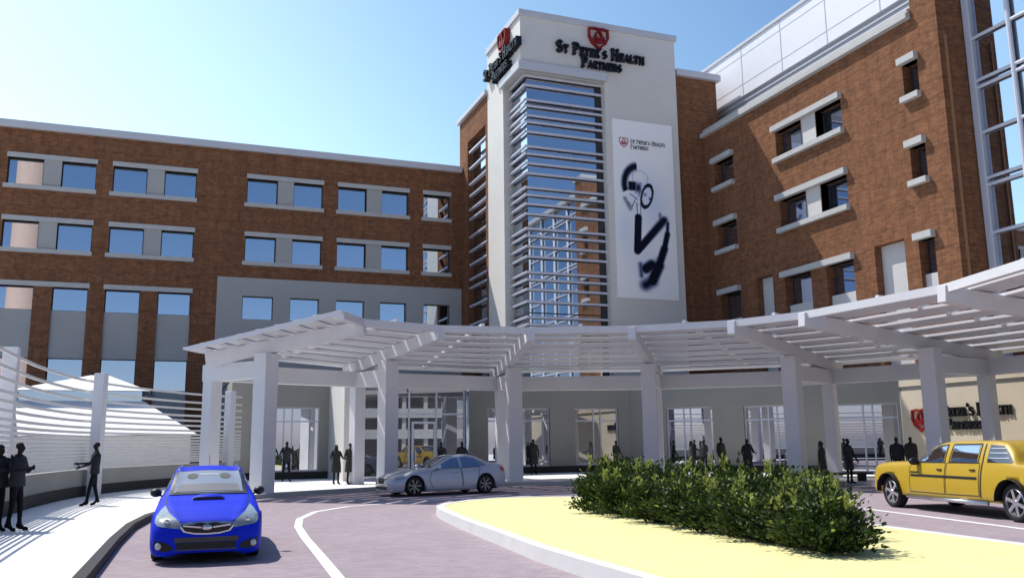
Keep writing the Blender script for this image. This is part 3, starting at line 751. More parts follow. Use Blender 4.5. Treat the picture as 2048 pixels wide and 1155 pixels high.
# ================================================================== CURVED SLATTED FENCE at the left
fen = thing('slatted_screen_fence', 'curved low wall with white horizontal slats and square posts at the left', 'fence')
base = [(-3.7, 8), (-3.95, 14), (-4.0, 20), (-3.88, 25.3), (-3.70, 29), (-3.05, 33.6), (-1.75, 37.3), (-.11, 40.5), (1.3, 42.6), (3.0, 44.3)]
def smooth(pts, n=5):
    out = []
    for i in range(len(pts) - 1):
        p0, p1, p2, p3 = Vector(pts[max(0, i - 1)]), Vector(pts[i]), Vector(pts[i + 1]), Vector(pts[min(len(pts) - 1, i + 2)])
        for k in range(n):
            t = k / n
            out.append(.5 * ((2 * p1) + (p2 - p0) * t + (2 * p0 - 5 * p1 + 4 * p2 - p3) * t * t + (3 * p1 - p0 - 3 * p2 + p3) * t ** 3))
    out.append(Vector(pts[-1])); return out
bs = smooth(base)
def ribbon(mb, pts, w, z0, z1, mi=0, side=0.):
    n = len(pts); L = []
    for i in range(n):
        d = (pts[min(n - 1, i + 1)] - pts[max(0, i - 1)]).normalized(); nn_ = Vector((-d.y, d.x)); L.append((pts[i] + nn_ * (side + w / 2), pts[i] + nn_ * (side - w / 2)))
    for i in range(n - 1):
        (a, b), (c, d) = L[i], L[i + 1]
        k = len(mb.v); mb.v += [(b.x, b.y, z0), (d.x, d.y, z0), (c.x, c.y, z0), (a.x, a.y, z0), (b.x, b.y, z1), (d.x, d.y, z1), (c.x, c.y, z1), (a.x, a.y, z1)]
        for f in ((0, 3, 2, 1), (4, 5, 6, 7), (0, 1, 5, 4), (2, 3, 7, 6)): mb.f.append(tuple(k + q for q in f)); mb.m.append(mi)
    for (a, b), s in ((L[0], 0), (L[-1], 1)): mb.face([(a.x, a.y, z0), (b.x, b.y, z0), (b.x, b.y, z1), (a.x, a.y, z1)], mi)
c = MB(); ribbon(c, bs, .3, .1, 1.05); c.build('base_wall', M['concrete'], fen)
c = MB(); ribbon(c, bs, .36, .1, .5); c.build('plinth', M['plinth'], fen)
for z in [4.1, 3.73, 3.44, 3.14, 2.92, 2.70, 2.48, 2.31, 2.17, 2.04, 1.92, 1.80, 1.69, 1.58, 1.47, 1.37, 1.27, 1.17]:
    c = MB(); ribbon(c, bs, .035, z - .042, z + .042, side=-.04); c.build('slat', M['slat'], fen)
for (x, y, a) in ((-4.25, 17.2, 0), (-4.0, 25.7, 0), (-2.45, 33.95, -.35), (2.45, 43.55, -.8)):
    c = MB(); ca, sa = cos(a), sin(a)
    q = [(x + (u * ca - v * sa) * .18, y + (u * sa + v * ca) * .18) for u, v in ((-1, -1), (1, -1), (1, 1), (-1, 1))]
    c.prism(q, .1, 4.35); c.build('post', M['canopy'], fen, bevel=.02)

# ================================================================== PAVILION behind the fence
pav = thing('white_pavilion', 'white pyramid-roofed pavilion with a blue glass band behind the slatted fence', 'building')
ap = (-3.9, 53.5)
def frus(mb, r0, z0, r1, z1, mi=0):
    a = [(r0[0], r0[2]), (r0[1], r0[2]), (r0[1], r0[3]), (r0[0], r0[3])]; b = [(r1[0], r1[2]), (r1[1], r1[2]), (r1[1], r1[3]), (r1[0], r1[3])]
    for i in range(4):
        j = (i + 1) % 4; mb.face([(*a[i], z0), (*a[j], z0), (*b[j], z1), (*b[i], z1)], mi)
c = MB(); frus(c, (-8.6, 1.1, 44.4, 57), 2.35, (-7.1, -1.45, 47.7, 54), 4.05); c.build('lower_roof', M['brightroof'], pav)
c = MB(); frus(c, (-7.0, -1.55, 47.8, 53.9), 4.0, (-7.0, -1.55, 47.8, 53.9), 4.58); c.build('glass_band', M['glass'], pav)
c = MB(); frus(c, (-7.3, -1.2, 47.5, 54.2), 4.56, (-4.1, -3.3, 50.2, 51.2), 5.5); c.face([(-4.1, 50.2, 5.5), (-3.3, 50.2, 5.5), (-3.3, 51.2, 5.5), (-4.1, 51.2, 5.5)]); c.build('upper_roof', M['brightroof'], pav)
c = MB(); c.box(-8.3, .8, 44.9, 56.6, .15, 2.33); c.build('wall', M['white'], pav)
c = MB(); c.box(-12.5, -7.2, 44.5, 47.5, .15, 4.2); c.build('side_glazing', M['glassd'], pav)
c = MB()
for x in (-11.2, -9.9, -8.6, -7.23): c.box(x - .04, x + .04, 44.44, 44.498, .15, 4.2)
for z in (1.5, 2.9, 4.15): c.box(-12.5, -7.2, 44.43, 44.49, z, z + .06)
c.build('mullion', M['frame'], pav)

# ================================================================== BLACK BENCH by the doors
bn = thing('bench', 'long low black bench in front of the right-hand doors', 'bench')
c = MB(); c.box(21.6, 25.6, 27.6, 28.2, .42, .50); c.build('seat', M['plinth'], bn, bevel=.01)
for x in (21.9, 23.6, 25.3):
    c = MB(); c.box(x - .05, x + .05, 27.7, 28.1, .15, .418); c.build('leg', M['plinth'], bn)

# ================================================================== HEDGE SHRUBS on the island
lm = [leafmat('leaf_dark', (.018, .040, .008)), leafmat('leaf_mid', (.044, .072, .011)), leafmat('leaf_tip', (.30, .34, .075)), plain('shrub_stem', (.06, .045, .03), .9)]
def shrub_meshes(seed, nl=3600):
    rnd = random.Random(seed); mb = MB(); st = MB()
    sprigs = []
    for k in range(46):
        th = rnd.uniform(0, 2 * pi); ph = math.acos(rnd.uniform(.02, 1)); r = rnd.uniform(.55, 1.0)
        d = Vector((sin(ph) * cos(th), sin(ph) * sin(th), cos(ph) * .95 + .12))
        tip = Vector((d.x * .80 * r, d.y * .80 * r, .12 + d.z * 1.02 * r))
        if tip.z < .10: tip.z = rnd.uniform(.06, .25)
        sprigs.append(tip)
        root = Vector((rnd.uniform(-.12, .12), rnd.uniform(-.12, .12), 0)); mid = root.lerp(tip, .5) + Vector((0, 0, .08))
        for a, b, w0 in ((root, mid, .014), (mid, tip, .008)): st.bar(a, b, w0, w0)
    for k in range(nl):
        tip = rnd.choice(sprigs); t = rnd.uniform(.25, 1.08) ** .7
        p = tip * t + Vector((rnd.gauss(0, .085), rnd.gauss(0, .085), rnd.gauss(0, .07)))
        if p.z < .02: p.z = rnd.uniform(.02, .12)
        out = Vector((p.x, p.y, .25 + .5 * p.z)).normalized()
        d = (out + Vector((rnd.uniform(-.8, .8), rnd.uniform(-.8, .8), rnd.uniform(-.3, .9)))).normalized()
        s = d.cross(Vector((rnd.uniform(-1, 1), rnd.uniform(-1, 1), rnd.uniform(-1, 1)))).normalized()
        L = rnd.uniform(.065, .135); w0 = L * rnd.uniform(.22, .36); nrm = d.cross(s) * L * .12
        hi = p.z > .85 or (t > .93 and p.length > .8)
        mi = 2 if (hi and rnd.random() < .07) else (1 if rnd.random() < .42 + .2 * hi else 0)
        mb.face([p, p + d * L * .45 + s * w0 - nrm, p + d * L, p + d * L * .45 - s * w0 - nrm], mi)
    for k in range(3):      # upright pale new shoots
        b = Vector((rnd.uniform(-.45, .45), rnd.uniform(-.45, .45), rnd.uniform(.82, .98)))
        for q in range(18):
            p = b + Vector((rnd.gauss(0, .02), rnd.gauss(0, .02), q * .017)); a = rnd.uniform(0, 2 * pi)
            d = Vector((cos(a) * .5, sin(a) * .5, 1)).normalized(); s = d.cross(Vector((cos(a + 1), sin(a + 1), 0))).normalized(); L = .12
            mb.face([p, p + d * L * .5 + s * .024, p + d * L, p + d * L * .5 - s * .024], 2)
    return mb.mesh('foliage', lm), st.mesh('stems', lm[3])
SM = [shrub_meshes(s) for s in (1, 2, 3, 4)]
rowx = {'front': [(9.15, 18.3), (9.1, 17.0), (9.05, 15.7), (9.0, 14.4), (8.9, 13.2), (8.75, 12.1), (8.6, 11.1), (8.65, 10.3)],
        'middle': [(10.05, 19.8), (10.1, 18.3), (10.15, 16.8), (10.1, 15.4), (10.0, 14.1), (9.85, 12.9), (9.6, 11.8)],
        'rear': [(10.8, 21.0), (11.1, 19.5), (11.25, 18.0), (11.3, 16.5), (11.25, 15.1), (11.0, 13.9), (10.6, 12.9)]}
hs = {'front': .70, 'middle': .80, 'rear': .86}
for rname, pts in rowx.items():
    for k, (x, y) in enumerate(pts):
        f, s = SM[(k * 3 + len(rname)) % 4]
        sc = hs[rname] * random.uniform(.92, 1.08) * (.94 + .018 * (y - 11))
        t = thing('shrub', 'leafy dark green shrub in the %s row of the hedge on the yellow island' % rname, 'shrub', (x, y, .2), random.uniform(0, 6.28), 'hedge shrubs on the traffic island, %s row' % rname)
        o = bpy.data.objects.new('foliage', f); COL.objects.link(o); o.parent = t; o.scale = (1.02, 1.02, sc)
        o = bpy.data.objects.new('stem', s); COL.objects.link(o); o.parent = t; o.scale = (1, 1, sc)
# ================================================================== CARS
def carpaint(name, col, metal=0., rough=.35, coat=1., spec=.5):
    m, nt, b = _mat(name)
    g = nt.nodes.new('ShaderNodeNewGeometry')
    n = nt.nodes.new('ShaderNodeTexNoise'); n.inputs['Scale'].default_value = 3; nt.links.new(g.outputs['Position'], n.inputs['Vector'])
    r = nt.nodes.new('ShaderNodeValToRGB'); e = r.color_ramp.elements
    e[0].position = .3; e[1].position = .7; e[0].color = (*[c * .96 for c in col], 1); e[1].color = (*col, 1)
    nt.links.new(n.outputs['Fac'], r.inputs['Fac']); nt.links.new(r.outputs['Color'], b.inputs['Base Color'])
    b.inputs['Metallic'].default_value = metal; b.inputs['Roughness'].default_value = rough
    b.inputs['Coat Weight'].default_value = coat; b.inputs['Coat Roughness'].default_value = .03; b.inputs['Specular IOR Level'].default_value = spec
    return m
M['blue'] = carpaint('blue_car_paint', (.001, .024, .64), rough=.55, coat=.05, spec=.12)
M['silver'] = carpaint('silver_car_paint', (.48, .50, .56), metal=.25, rough=.35)
M['yellow'] = carpaint('yellow_car_paint', (.47, .30, .008), rough=.45, coat=.5)
M['tyre'] = plain('tyre_rubber', (.012, .012, .013), .8)
M['rim'] = plain('alloy_rim', (.62, .62, .65), .25, metal=.9)
M['rimd'] = plain('dark_alloy_rim', (.30, .29, .29), .35, metal=.7)
M['cardark'] = plain('car_black_plastic', (.010, .010, .012), .5)
M['seam'] = plain('panel_gap', (.006, .006, .008), .7)
M['chrome'] = plain('chrome_trim', (.62, .64, .67), .18, metal=.9)
M['lamp'] = plain('headlamp_lens', (.30, .33, .34), .12, metal=.2, coat=1., var=.25, scale=9)
M['fog'] = plain('fog_lamp_lens', (.62, .62, .58), .2, coat=1.)
M['tail'] = plain('tail_lamp_lens', (.45, .02, .01), .2, coat=1.)
M['wind'] = mirrorglass('windscreen_glass', (.8, .82, .88), (.24, .24, .27), .25)
M['carglass'] = mirrorglass('car_side_glass', (.6, .68, .82), (.03, .035, .05), .55)
M['carglass2'] = mirrorglass('pickup_side_glass', (.75, .82, .95), (.02, .02, .025), .75)
M['darkcarglass'] = mirrorglass('dark_bed_glass', (.6, .65, .75), (.015, .015, .018), .18)
M['seatm'] = plain('seat_grey', (.12, .12, .13), .8)

def pchip(xs, ys, x):
    n = len(xs)
    if x >= xs[0]: return ys[0]
    if x <= xs[-1]: return ys[-1]
    for i in range(n - 1):
        if xs[i] >= x >= xs[i + 1]: break
    h = [xs[k + 1] - xs[k] for k in range(n - 1)]; d = [(ys[k + 1] - ys[k]) / h[k] for k in range(n - 1)]
    def sl(k):
        if k == 0: return d[0]
        if k == n - 1: return d[-1]
        if d[k - 1] * d[k] <= 0: return 0.
        w1, w2 = 2 * h[k] + h[k - 1], h[k] + 2 * h[k - 1]
        return (w1 + w2) / (w1 / d[k - 1] + w2 / d[k])
    t = (x - xs[i]) / h[i]; m0, m1 = sl(i) * h[i], sl(i + 1) * h[i]
    return (2 * t ** 3 - 3 * t * t + 1) * ys[i] + (t ** 3 - 2 * t * t + t) * m0 + (-2 * t ** 3 + 3 * t * t) * ys[i + 1] + (t ** 3 - t * t) * m1

class Car:
    def __init__(s, name, label, cat, keys, axles, wr, arch, paint):
        s.t = thing(name, label, cat); s.keys = keys; s.axles = axles; s.wr = wr; s.paint = paint
        xs = [k[0] for k in keys]; col = [[k[i] for k in keys] for i in range(10)]
        st = set()
        x = xs[0]
        while x > xs[-1]: st.add(round(x, 3)); x -= .07
        st |= {round(a, 3) for a in xs}
        for ax in axles:
            for i in range(17): st.add(round(ax + arch * cos(pi * i / 16), 3))
        st = sorted(st, reverse=True); st = [a for i, a in enumerate(st) if i == 0 or st[i - 1] - a > .008]
        grid = []
        for x in st:
            v = [pchip(xs, c, x) for c in col]; zt, y2, z2, y3, z3, y4, z4, y5, z5 = v[1:]
            P = [(0, zt), (.35 * y2, zt - (zt - z2) * .10), (.75 * y2, zt - (zt - z2) * .5), (y2, z2), (y3, z3), (y4, z4), (y5, z5), (y5 * .8, z5 - .02)]
            row = []
            for i in range(len(P) - 1):
                p0, p1, p2, p3 = P[max(0, i - 1)], P[i], P[i + 1], P[min(len(P) - 1, i + 2)]
                if i == 0: p0 = (-P[1][0], P[1][1])
                for k in range(4):
                    t = k / 4; q = []
                    for c in (0, 1):
                        tens = .42
                        m0, m1 = tens * (p2[c] - p0[c]), tens * (p3[c] - p1[c])
                        q.append((2 * t ** 3 - 3 * t * t + 1) * p1[c] + (t ** 3 - 2 * t * t + t) * m0 + (-2 * t ** 3 + 3 * t * t) * p2[c] + (t ** 3 - t * t) * m1)
                    row.append(q)
            row.append(list(P[-1]))
            az = None
            for ax in axles:
                if abs(x - ax) < arch - 1e-4: az = wr + sqrt(arch ** 2 - (x - ax) ** 2)
            if az is not None:
                last = None
                for q in row[12:]:
                    if q[1] < az:
                        if last is None: last = q[0]
                        q[0] = max(q[0], last) if q is not row[-1] else q[0] * .95
                        q[1] = az
            grid.append((x, row))
        s.grid = grid
        bm = bmesh.new(); V = []
        for x, row in grid:
            L = [bm.verts.new((x, q[0], q[1])) for q in row]; Rr = [L[0]] + [bm.verts.new((x, -q[0], q[1])) for q in row[1:]]
            V.append((L, Rr))
        for i in range(len(V) - 1):
            for sd in (0, 1):
                a, b = V[i][sd], V[i + 1][sd]
                for k in range(len(a) - 1):
                    q = [a[k], a[k + 1], b[k + 1], b[k]]
                    if sd: q.reverse()
                    try: bm.faces.new(q)
                    except ValueError: pass
        for e in (0, -1):
            L, Rr = V[e]; ring = L + Rr[:0:-1]
            if e: ring.reverse()
            bm.faces.new(ring)
        bmesh.ops.remove_doubles(bm, verts=bm.verts, dist=5e-4)
        bmesh.ops.recalc_face_normals(bm, faces=bm.faces)
        me = bpy.data.meshes.new('body'); bm.to_mesh(me)
        bmesh.ops.triangulate(bm, faces=bm.faces); s.bvh = BVHTree.FromBMesh(bm); bm.free()
        me.materials.append(paint); me.polygons.foreach_set('use_smooth', [True] * len(me.polygons))
        o = bpy.data.objects.new('body', me); COL.objects.link(o); o.parent = s.t; s.body = o
        # dark chassis and wheel housings
        c = MB(); z5 = keys[len(keys) // 2][9]
        c.box(xs[-1] + .25, xs[0] - .25, -.55, .55, z5 - .03, z5 + .25)
        for ax in axles:
            for sd in (-1, 1):
                n = 14
                for i in range(n):
                    a0, a1 = pi * i / n, pi * (i + 1) / n; ra = arch - .006; y0, y1 = sd * .35, sd * (keys[len(keys) // 2][5] - .035)
                    c.face([(ax + ra * cos(a0), y0, wr + ra * sin(a0)), (ax + ra * cos(a1), y0, wr + ra * sin(a1)), (ax + ra * cos(a1), y1 * .985, wr + ra * sin(a1)), (ax + ra * cos(a0), y1 * .985, wr + ra * sin(a0))])
                c.box(ax - arch, ax + arch, sd * .35 - .01, sd * .35 + .01, wr - .1, wr + arch)
        c.build('underbody', M['cardark'], s.t)
    def cast(s, axis, u, v, sd):
        if axis == 'y': o, d = Vector((u, 3 * sd, v)), Vector((0, -sd, 0))
        elif axis == 'z': o, d = Vector((u, v, 4)), Vector((0, 0, -1))
        elif axis == 'x': o, d = Vector((5, u, v)), Vector((-1, 0, 0))
        else: o, d = Vector((-5, u, v)), Vector((1, 0, 0))
        h = s.bvh.ray_cast(o, d)
        if h[0] is None:
            q = o + d * {'y': 2.2, 'z': 3, 'x': 2.9, 'r': 2.9}[axis]
            h = s.bvh.find_nearest(q)
        n = h[1]
        if n.dot(d) > 0: n = -n
        return h[0], n
    def decal(s, name, axis, poly, mat, sd=1, off=.005, parent=None, step=.09, rim=0.):
        """a panel laid on the body: 2-D outline (u,v) projected along axis"""
        bm = bmesh.new(); vs = [bm.verts.new((p[0], p[1], 0)) for p in poly]; f = bm.faces.new(vs)
        bmesh.ops.triangulate(bm, faces=[f])
        for _ in range(5):
            e = [x for x in bm.edges if x.calc_length() > step]
            if not e: break
            bmesh.ops.subdivide_edges(bm, edges=e, cuts=1); bmesh.ops.triangulate(bm, faces=bm.faces)
        outer = {v for e in bm.edges if e.is_boundary for v in e.verts}
        for v in list(bm.verts):
            p, n = s.cast(axis, v.co.x, v.co.y, sd)
            v.co = p + n * off
        bmesh.ops.recalc_face_normals(bm, faces=bm.faces)
        me = bpy.data.meshes.new(name); bm.to_mesh(me); bm.free()
        me.materials.append(mat); me.polygons.foreach_set('use_smooth', [True] * len(me.polygons))
        o = bpy.data.objects.new(name, me); COL.objects.link(o); o.parent = parent or s.t
        return o
    def strip(s, name, axis, line, w, mat, sd=1, off=.004, parent=None):
        mb = MB()
        for i in range(len(line) - 1):
            a, b = Vector(line[i]), Vector(line[i + 1]); L = (b - a).length; nseg = max(1, int(L / .06)); d = (b - a).normalized(); nn_ = Vector((-d.y, d.x)) * w / 2
            for k in range(nseg):
                p, q = a.lerp(b, k / nseg), a.lerp(b, (k + 1) / nseg)
                pts = []
                for z in (p - nn_, q - nn_, q + nn_, p + nn_):
                    h, n = s.cast(axis, z.x, z.y, sd); pts.append(h + n * off)
                mb.face(pts)
        return mb.build(name, mat, parent or s.t)
    def door(s, poly, sd, handle=None, glass=None, gm=None, hm=None):
        d = s.decal('door', 'y', poly, s.paint, sd, .004)
        s.strip('gap', 'y', list(poly) + [poly[0]], .016, M['seam'], sd, .007, d)
        if handle:
            p, n = s.cast('y', handle[0], handle[1], sd); c = MB()
            c.box(p.x - .09, p.x + .09, min(p.y, p.y + sd * .04), max(p.y, p.y + sd * .04), p.z - .016, p.z + .016)
            c.build('handle', hm or s.paint, d, bevel=.008)
        return d
    def wheel(s, x, sd, half, w, rim, nsp, spw, rr=.68, twin=False):
        e = thing('wheel', None, None); e.parent = s.t; e.location = (x, sd * (half - w / 2), s.wr)
        r = s.wr; t = MB()
        t.lathe([(r * rr, -w / 2 + .02), (r * (rr + .06), -w / 2), (r * .93, -w / 2 + .004), (r * .985, -w / 2 + .03), (r, -w / 2 + .06), (r, w / 2 - .06), (r * .985, w / 2 - .03), (r * .93, w / 2 - .004), (r * (rr + .06), w / 2), (r * rr, w / 2 - .02)], 40, 'y')
        t.build('tyre', M['tyre'], e, smooth=True)
        o = sd * (w / 2 - .02); g = MB()
        g.lathe([(r * rr, o), (r * (rr - .035), o + sd * .01), (r * (rr - .06), o - sd * .02), (r * (rr - .07), -o)], 40, 'y')
        g.lathe([(.0, o - sd * .005), (.05, o - sd * .005), (.065, o - sd * .02), (.07, o - sd * .05)], 20, 'y')
        for k in range(nsp):
            for dl in ((-.11, .11) if twin else (0,)):
                a = 2 * pi * k / nsp + .3; a2 = a + dl
                p0 = (cos(a) * .05, o - sd * .022, sin(a) * .05); p1 = (cos(a2) * r * (rr - .04), o - sd * .012, sin(a2) * r * (rr - .04))
                g.bar(p0, p1, spw, .03, up=(0, 1, 0))
        g.build('rim', rim, e)
        b = MB(); b.lathe([(.01, o - sd * .09), (r * (rr - .065), o - sd * .09)], 24, 'y'); b.build('brake_disc', M['cardark'], e)
    def mirror(s, x, z, y, mat, sd, sc=1., glassm=None):
        c = MB(); m = MB()
        for (dx, ry, rz) in ((-.07, .6, .6), (-.03, .95, .95), (.03, 1, 1), (.08, .75, .75), (.11, .35, .4)):
            pass
        prof = [(.001, -.075), (.06, -.07), (.075, -.03), (.07, .02), (.045, .07), (.001, .09)]
        c.lathe(prof, 16, 'x', c=(0, 0, 0))
        o = c.build('mirror', mat, s.t, smooth=True); o.location = (x, sd * (y + .10), z); o.scale = (sc * .85, sc * 1.35, sc)
        a = MB(); a.bar((x, sd * (y - .05), z - .07), (x, sd * (y + .07), z - .03), .05, .03); a.build('mirror_arm', M['cardark'], o); a_ = o.children[0]; a_.matrix_parent_inverse = Matrix.Translation(o.location).inverted() if False else Matrix.Identity(4)
        a_.parent = s.t; a_.name = 'mirror_arm'
        return o
    def place(s, loc, heading):
        s.t.location = loc; s.t.rotation_euler = (0, 0, heading)

# ---------------- blue hatchback seen from the front
kb = [
 (2.22, .600, .36, .598, .50, .52, .56, .40, .50, .20), (2.15, .655, .48, .650, .69, .57, .76, .42, .70, .15), (1.98, .725, .55, .715, .79, .645, .855, .44, .82, .15),
 (1.65, .815, .60, .805, .83, .73, .890, .48, .87, .17), (1.30, .880, .64, .870, .84, .79, .895, .50, .88, .19), (.85, .940, .68, .925, .83, .85, .890, .50, .875, .19),
 (.70, .965, .70, .945, .825, .875, .89, .50, .875, .19), (.30, 1.125, .635, 1.10, .82, .90, .89, .50, .875, .19), (-.12, 1.290, .605, 1.265, .81, .91, .89, .50, .875, .19),
 (-.30, 1.345, .60, 1.31, .81, .915, .89, .5, .875, .19), (-.9, 1.415, .60, 1.37, .80, .925, .89, .5, .875, .19), (-1.55, 1.40, .58, 1.34, .79, .94, .89, .52, .87, .2),
 (-2.0, 1.28, .53, 1.22, .77, .96, .87, .52, .85, .22), (-2.22, .99, .60, .97, .72, .87, .82, .52, .78, .26), (-2.30, .80, .5, .78, .6, .70, .66, .5, .6, .3)]
car = Car('blue_hatchback', 'bright blue hatchback with a bonnet scoop driving towards the viewer', 'car', kb, (1.30, -1.32), .32, .385, M['blue'])
for sd in (1, -1):
    car.door([(.62, .28), (.66, .84), (.42, .90), (-.46, .92), (-.46, .28)], sd, (-.28, .80)); car.door([(-.50, .28), (-.50, .92), (-1.28, .93), (-1.10, .60), (-.98, .30)], sd, (-1.12, .82))
    car.decal('side_window', 'y', [(.40, .945), (.02, 1.17), (-.28, 1.275), (-.47, 1.31), (-.47, .955)], M['carglass'], sd, .006)
    car.decal('side_window', 'y', [(-.54, .96), (-.54, 1.315), (-1.15, 1.315), (-1.30, .98)], M['carglass'], sd, .006)
    car.decal('side_window', 'y', [(-1.36, .99), (-1.22, 1.31), (-1.60, 1.26), (-1.85, 1.05)], M['carglass'], sd, .006)
    for x in (1.30, -1.32): car.wheel(x, sd, .875, .22, M['rimd'], 5, .07)
    car.decal('headlight', 'x', [(sd * .685, .835), (sd * .60, .745), (sd * .44, .645), (sd * .405, .560), (sd * .43, .535), (sd * .62, .555), (sd * .76, .575), (sd * .81, .625), (sd * .80, .70), (sd * .745, .78)], M['lamp'], 1, .008)
    hl = [o for o in car.t.children if o.name.startswith('headlight')][-1]
    c = MB(); c.lathe([(.001, .012), (.035, .010), (.05, .0), (.055, -.02)], 20, 'x'); q = c.build('reflector', M['chrome'], hl, smooth=True); p, n = car.cast('x', sd * .63, .62, 1); q.location = p + n * .004
    q.rotation_euler = (0, .35, sd * .35)
    car.decal('fog_surround', 'x', [(sd * .50, .235), (sd * .54, .30), (sd * .66, .345), (sd * .79, .375), (sd * .80, .30), (sd * .77, .225), (sd * .62, .205)], M['cardark'], 1, .006)
    c = MB(); c.lathe([(.001, .03), (.04, .026), (.052, .012), (.055, -.03)], 20, 'x'); q = c.build('fog_lamp', M['fog'], car.t, smooth=True); p, n = car.cast('x', sd * .735, .285, 1); q.location = p; q.rotation_euler = (0, 0, sd * .5)
    car.mirror(.42, 1.0, .80, M['cardark'], sd, 1.0)
    rl = MB(); rl.bar((-.35, sd * .545, 1.36), (-1.7, sd * .53, 1.41), .035, .03); rl.build('roof_rail', M['chrome'], car.t)
car.decal('windscreen_surround', 'z', [(.71, 0), (.67, .67), (.2, .635), (-.255, .575), (-.275, 0), (-.255, -.575), (.2, -.635), (.67, -.67)], M['cardark'], 1, .014)
car.decal('windscreen', 'z', [(.64, 0), (.60, .60), (.2, .575), (-.20, .53), (-.225, 0), (-.20, -.53), (.2, -.575), (.60, -.60)], M['wind'], 1, .020)
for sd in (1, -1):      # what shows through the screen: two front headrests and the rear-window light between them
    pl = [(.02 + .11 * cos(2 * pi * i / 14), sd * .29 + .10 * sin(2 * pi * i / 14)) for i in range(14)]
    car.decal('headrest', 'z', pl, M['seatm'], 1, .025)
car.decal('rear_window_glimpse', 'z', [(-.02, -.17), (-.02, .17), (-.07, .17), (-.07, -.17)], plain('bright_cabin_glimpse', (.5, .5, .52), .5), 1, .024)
car.decal('dashboard', 'z', [(.585, -.56), (.585, .56), (.33, .50), (.33, -.50)], plain('dash_grey', (.17, .17, .19), .6), 1, .025)
car.decal('grille', 'x', [(-.43, .610), (-.20, .622), (0, .626), (.20, .622), (.43, .610), (.42, .56), (.36, .485), (.20, .450), (0, .440), (-.20, .450), (-.36, .485), (-.42, .56)], M['chrome'], 1, .016)
car.decal('grille_mesh', 'x', [(-.395, .590), (-.15, .600), (.15, .600), (.395, .590), (.385, .555), (.335, .500), (.19, .47), (0, .462), (-.19, .47), (-.335, .500), (-.385, .555)], M['cardark'], 1, .024)
for sd in (1, -1):
    car.strip('grille_wing', 'x', [(sd * .37, .580), (sd * .09, .548)], .022, M['chrome'], 1, .032)
c = MB(); c.lathe([(.001, .014), (.05, .012), (.062, 0)], 22, 'x'); q = c.build('badge', M['chrome'], car.t, smooth=True); p, n = car.cast('x', 0, .545, 1); q.location = p + n * .026; q.scale = (1, 1.25, .75)
car.decal('bumper_bar', 'x', [(-.50, .405), (.50, .405), (.49, .335), (-.49, .335)], plain('bumper_grey', (.075, .07, .07), .6), 1, .006)
car.decal('lower_intake', 'x', [(-.47, .33), (.47, .33), (.45, .235), (-.45, .235)], M['cardark'], 1, .007)
car.strip('splitter', 'x', [(-.48, .222), (.48, .222)], .018, plain('bumper_grey2', (.09, .09, .09), .6), 1, .012)
# bonnet scoop with its dark mouth
c = MB(); pts = []
for x, z, hw in ((1.16, .945, .27), (1.12, .975, .28), (.98, .990, .27), (.74, .972, .20)):
    pts.append([(x, y * hw, z - .055 * (abs(y) ** 3)) for y in (-1, -.85, -.5, 0, .5, .85, 1)])
for i in range(3):
    for k in range(6): c.face([pts[i][k], pts[i][k + 1], pts[i + 1][k + 1], pts[i + 1][k]])
c.build('bonnet_scoop', M['blue'], car.t, smooth=True, merge=True)
c = MB(); c.face([(1.165, -.27, .905), (1.165, .27, .905), (1.165, .25, .925), (1.165, .2, .948), (1.165, -.2, .948), (1.165, -.25, .925)]); c.box(1.10, 1.164, -.25, .25, .88, .935); c.build('scoop_mouth', M['cardark'], car.t)
for sd in (1, -1): car.strip('bonnet_gap', 'z', [(.70, sd * .70), (1.3, sd * .68), (1.75, sd * .60), (1.98, sd * .45)], .012, M['seam'], 1, .003)
aer = MB(); aer.bar((-1.5, .0, 1.40), (-1.75, .0, 1.60), .012, .012); aer.build('aerial', M['cardark'], car.t)
car.t.scale = (1, .94, 1)
car.place((.64, 16.85, 0), atan2(-1, -.035))

# ---------------- silver saloon seen from its left side
ks = [
 (2.28, .560, .34, .555, .48, .50, .55, .38, .48, .20), (2.20, .640, .46, .635, .66, .56, .74, .42, .68, .17), (2.00, .720, .52, .71, .76, .64, .85, .46, .80, .17),
 (1.70, .79, .58, .785, .82, .72, .89, .50, .86, .18), (1.365, .85, .62, .845, .84, .78, .90, .52, .88, .18), (.95, .90, .66, .89, .84, .83, .90, .52, .88, .18),
 (.78, .925, .68, .91, .83, .85, .90, .52, .88, .18), (.35, 1.12, .62, 1.10, .82, .88, .90, .52, .88, .18), (-.05, 1.30, .555, 1.275, .81, .90, .90, .52, .88, .18),
 (-.25, 1.365, .535, 1.33, .81, .905, .90, .52, .88, .18), (-.65, 1.405, .53, 1.365, .80, .92, .90, .52, .88, .18), (-1.05, 1.365, .52, 1.32, .80, .94, .90, .53, .88, .18),
 (-1.45, 1.22, .53, 1.18, .79, .965, .90, .55, .87, .2), (-1.85, 1.055, .60, 1.04, .78, .97, .88, .56, .85, .22), (-2.15, 1.03, .60, 1.02, .74, .95, .84, .56, .80, .24), (-2.28, .93, .55, .92, .66, .84, .76, .52, .70, .28), (-2.32, .8, .48, .78, .58, .70, .66, .5, .6, .32)]
car = Car('silver_saloon', 'silver-grey saloon car with multi-spoke wheels turning left under the canopy', 'car', ks, (1.40, -1.40), .335, .385, M['silver'])
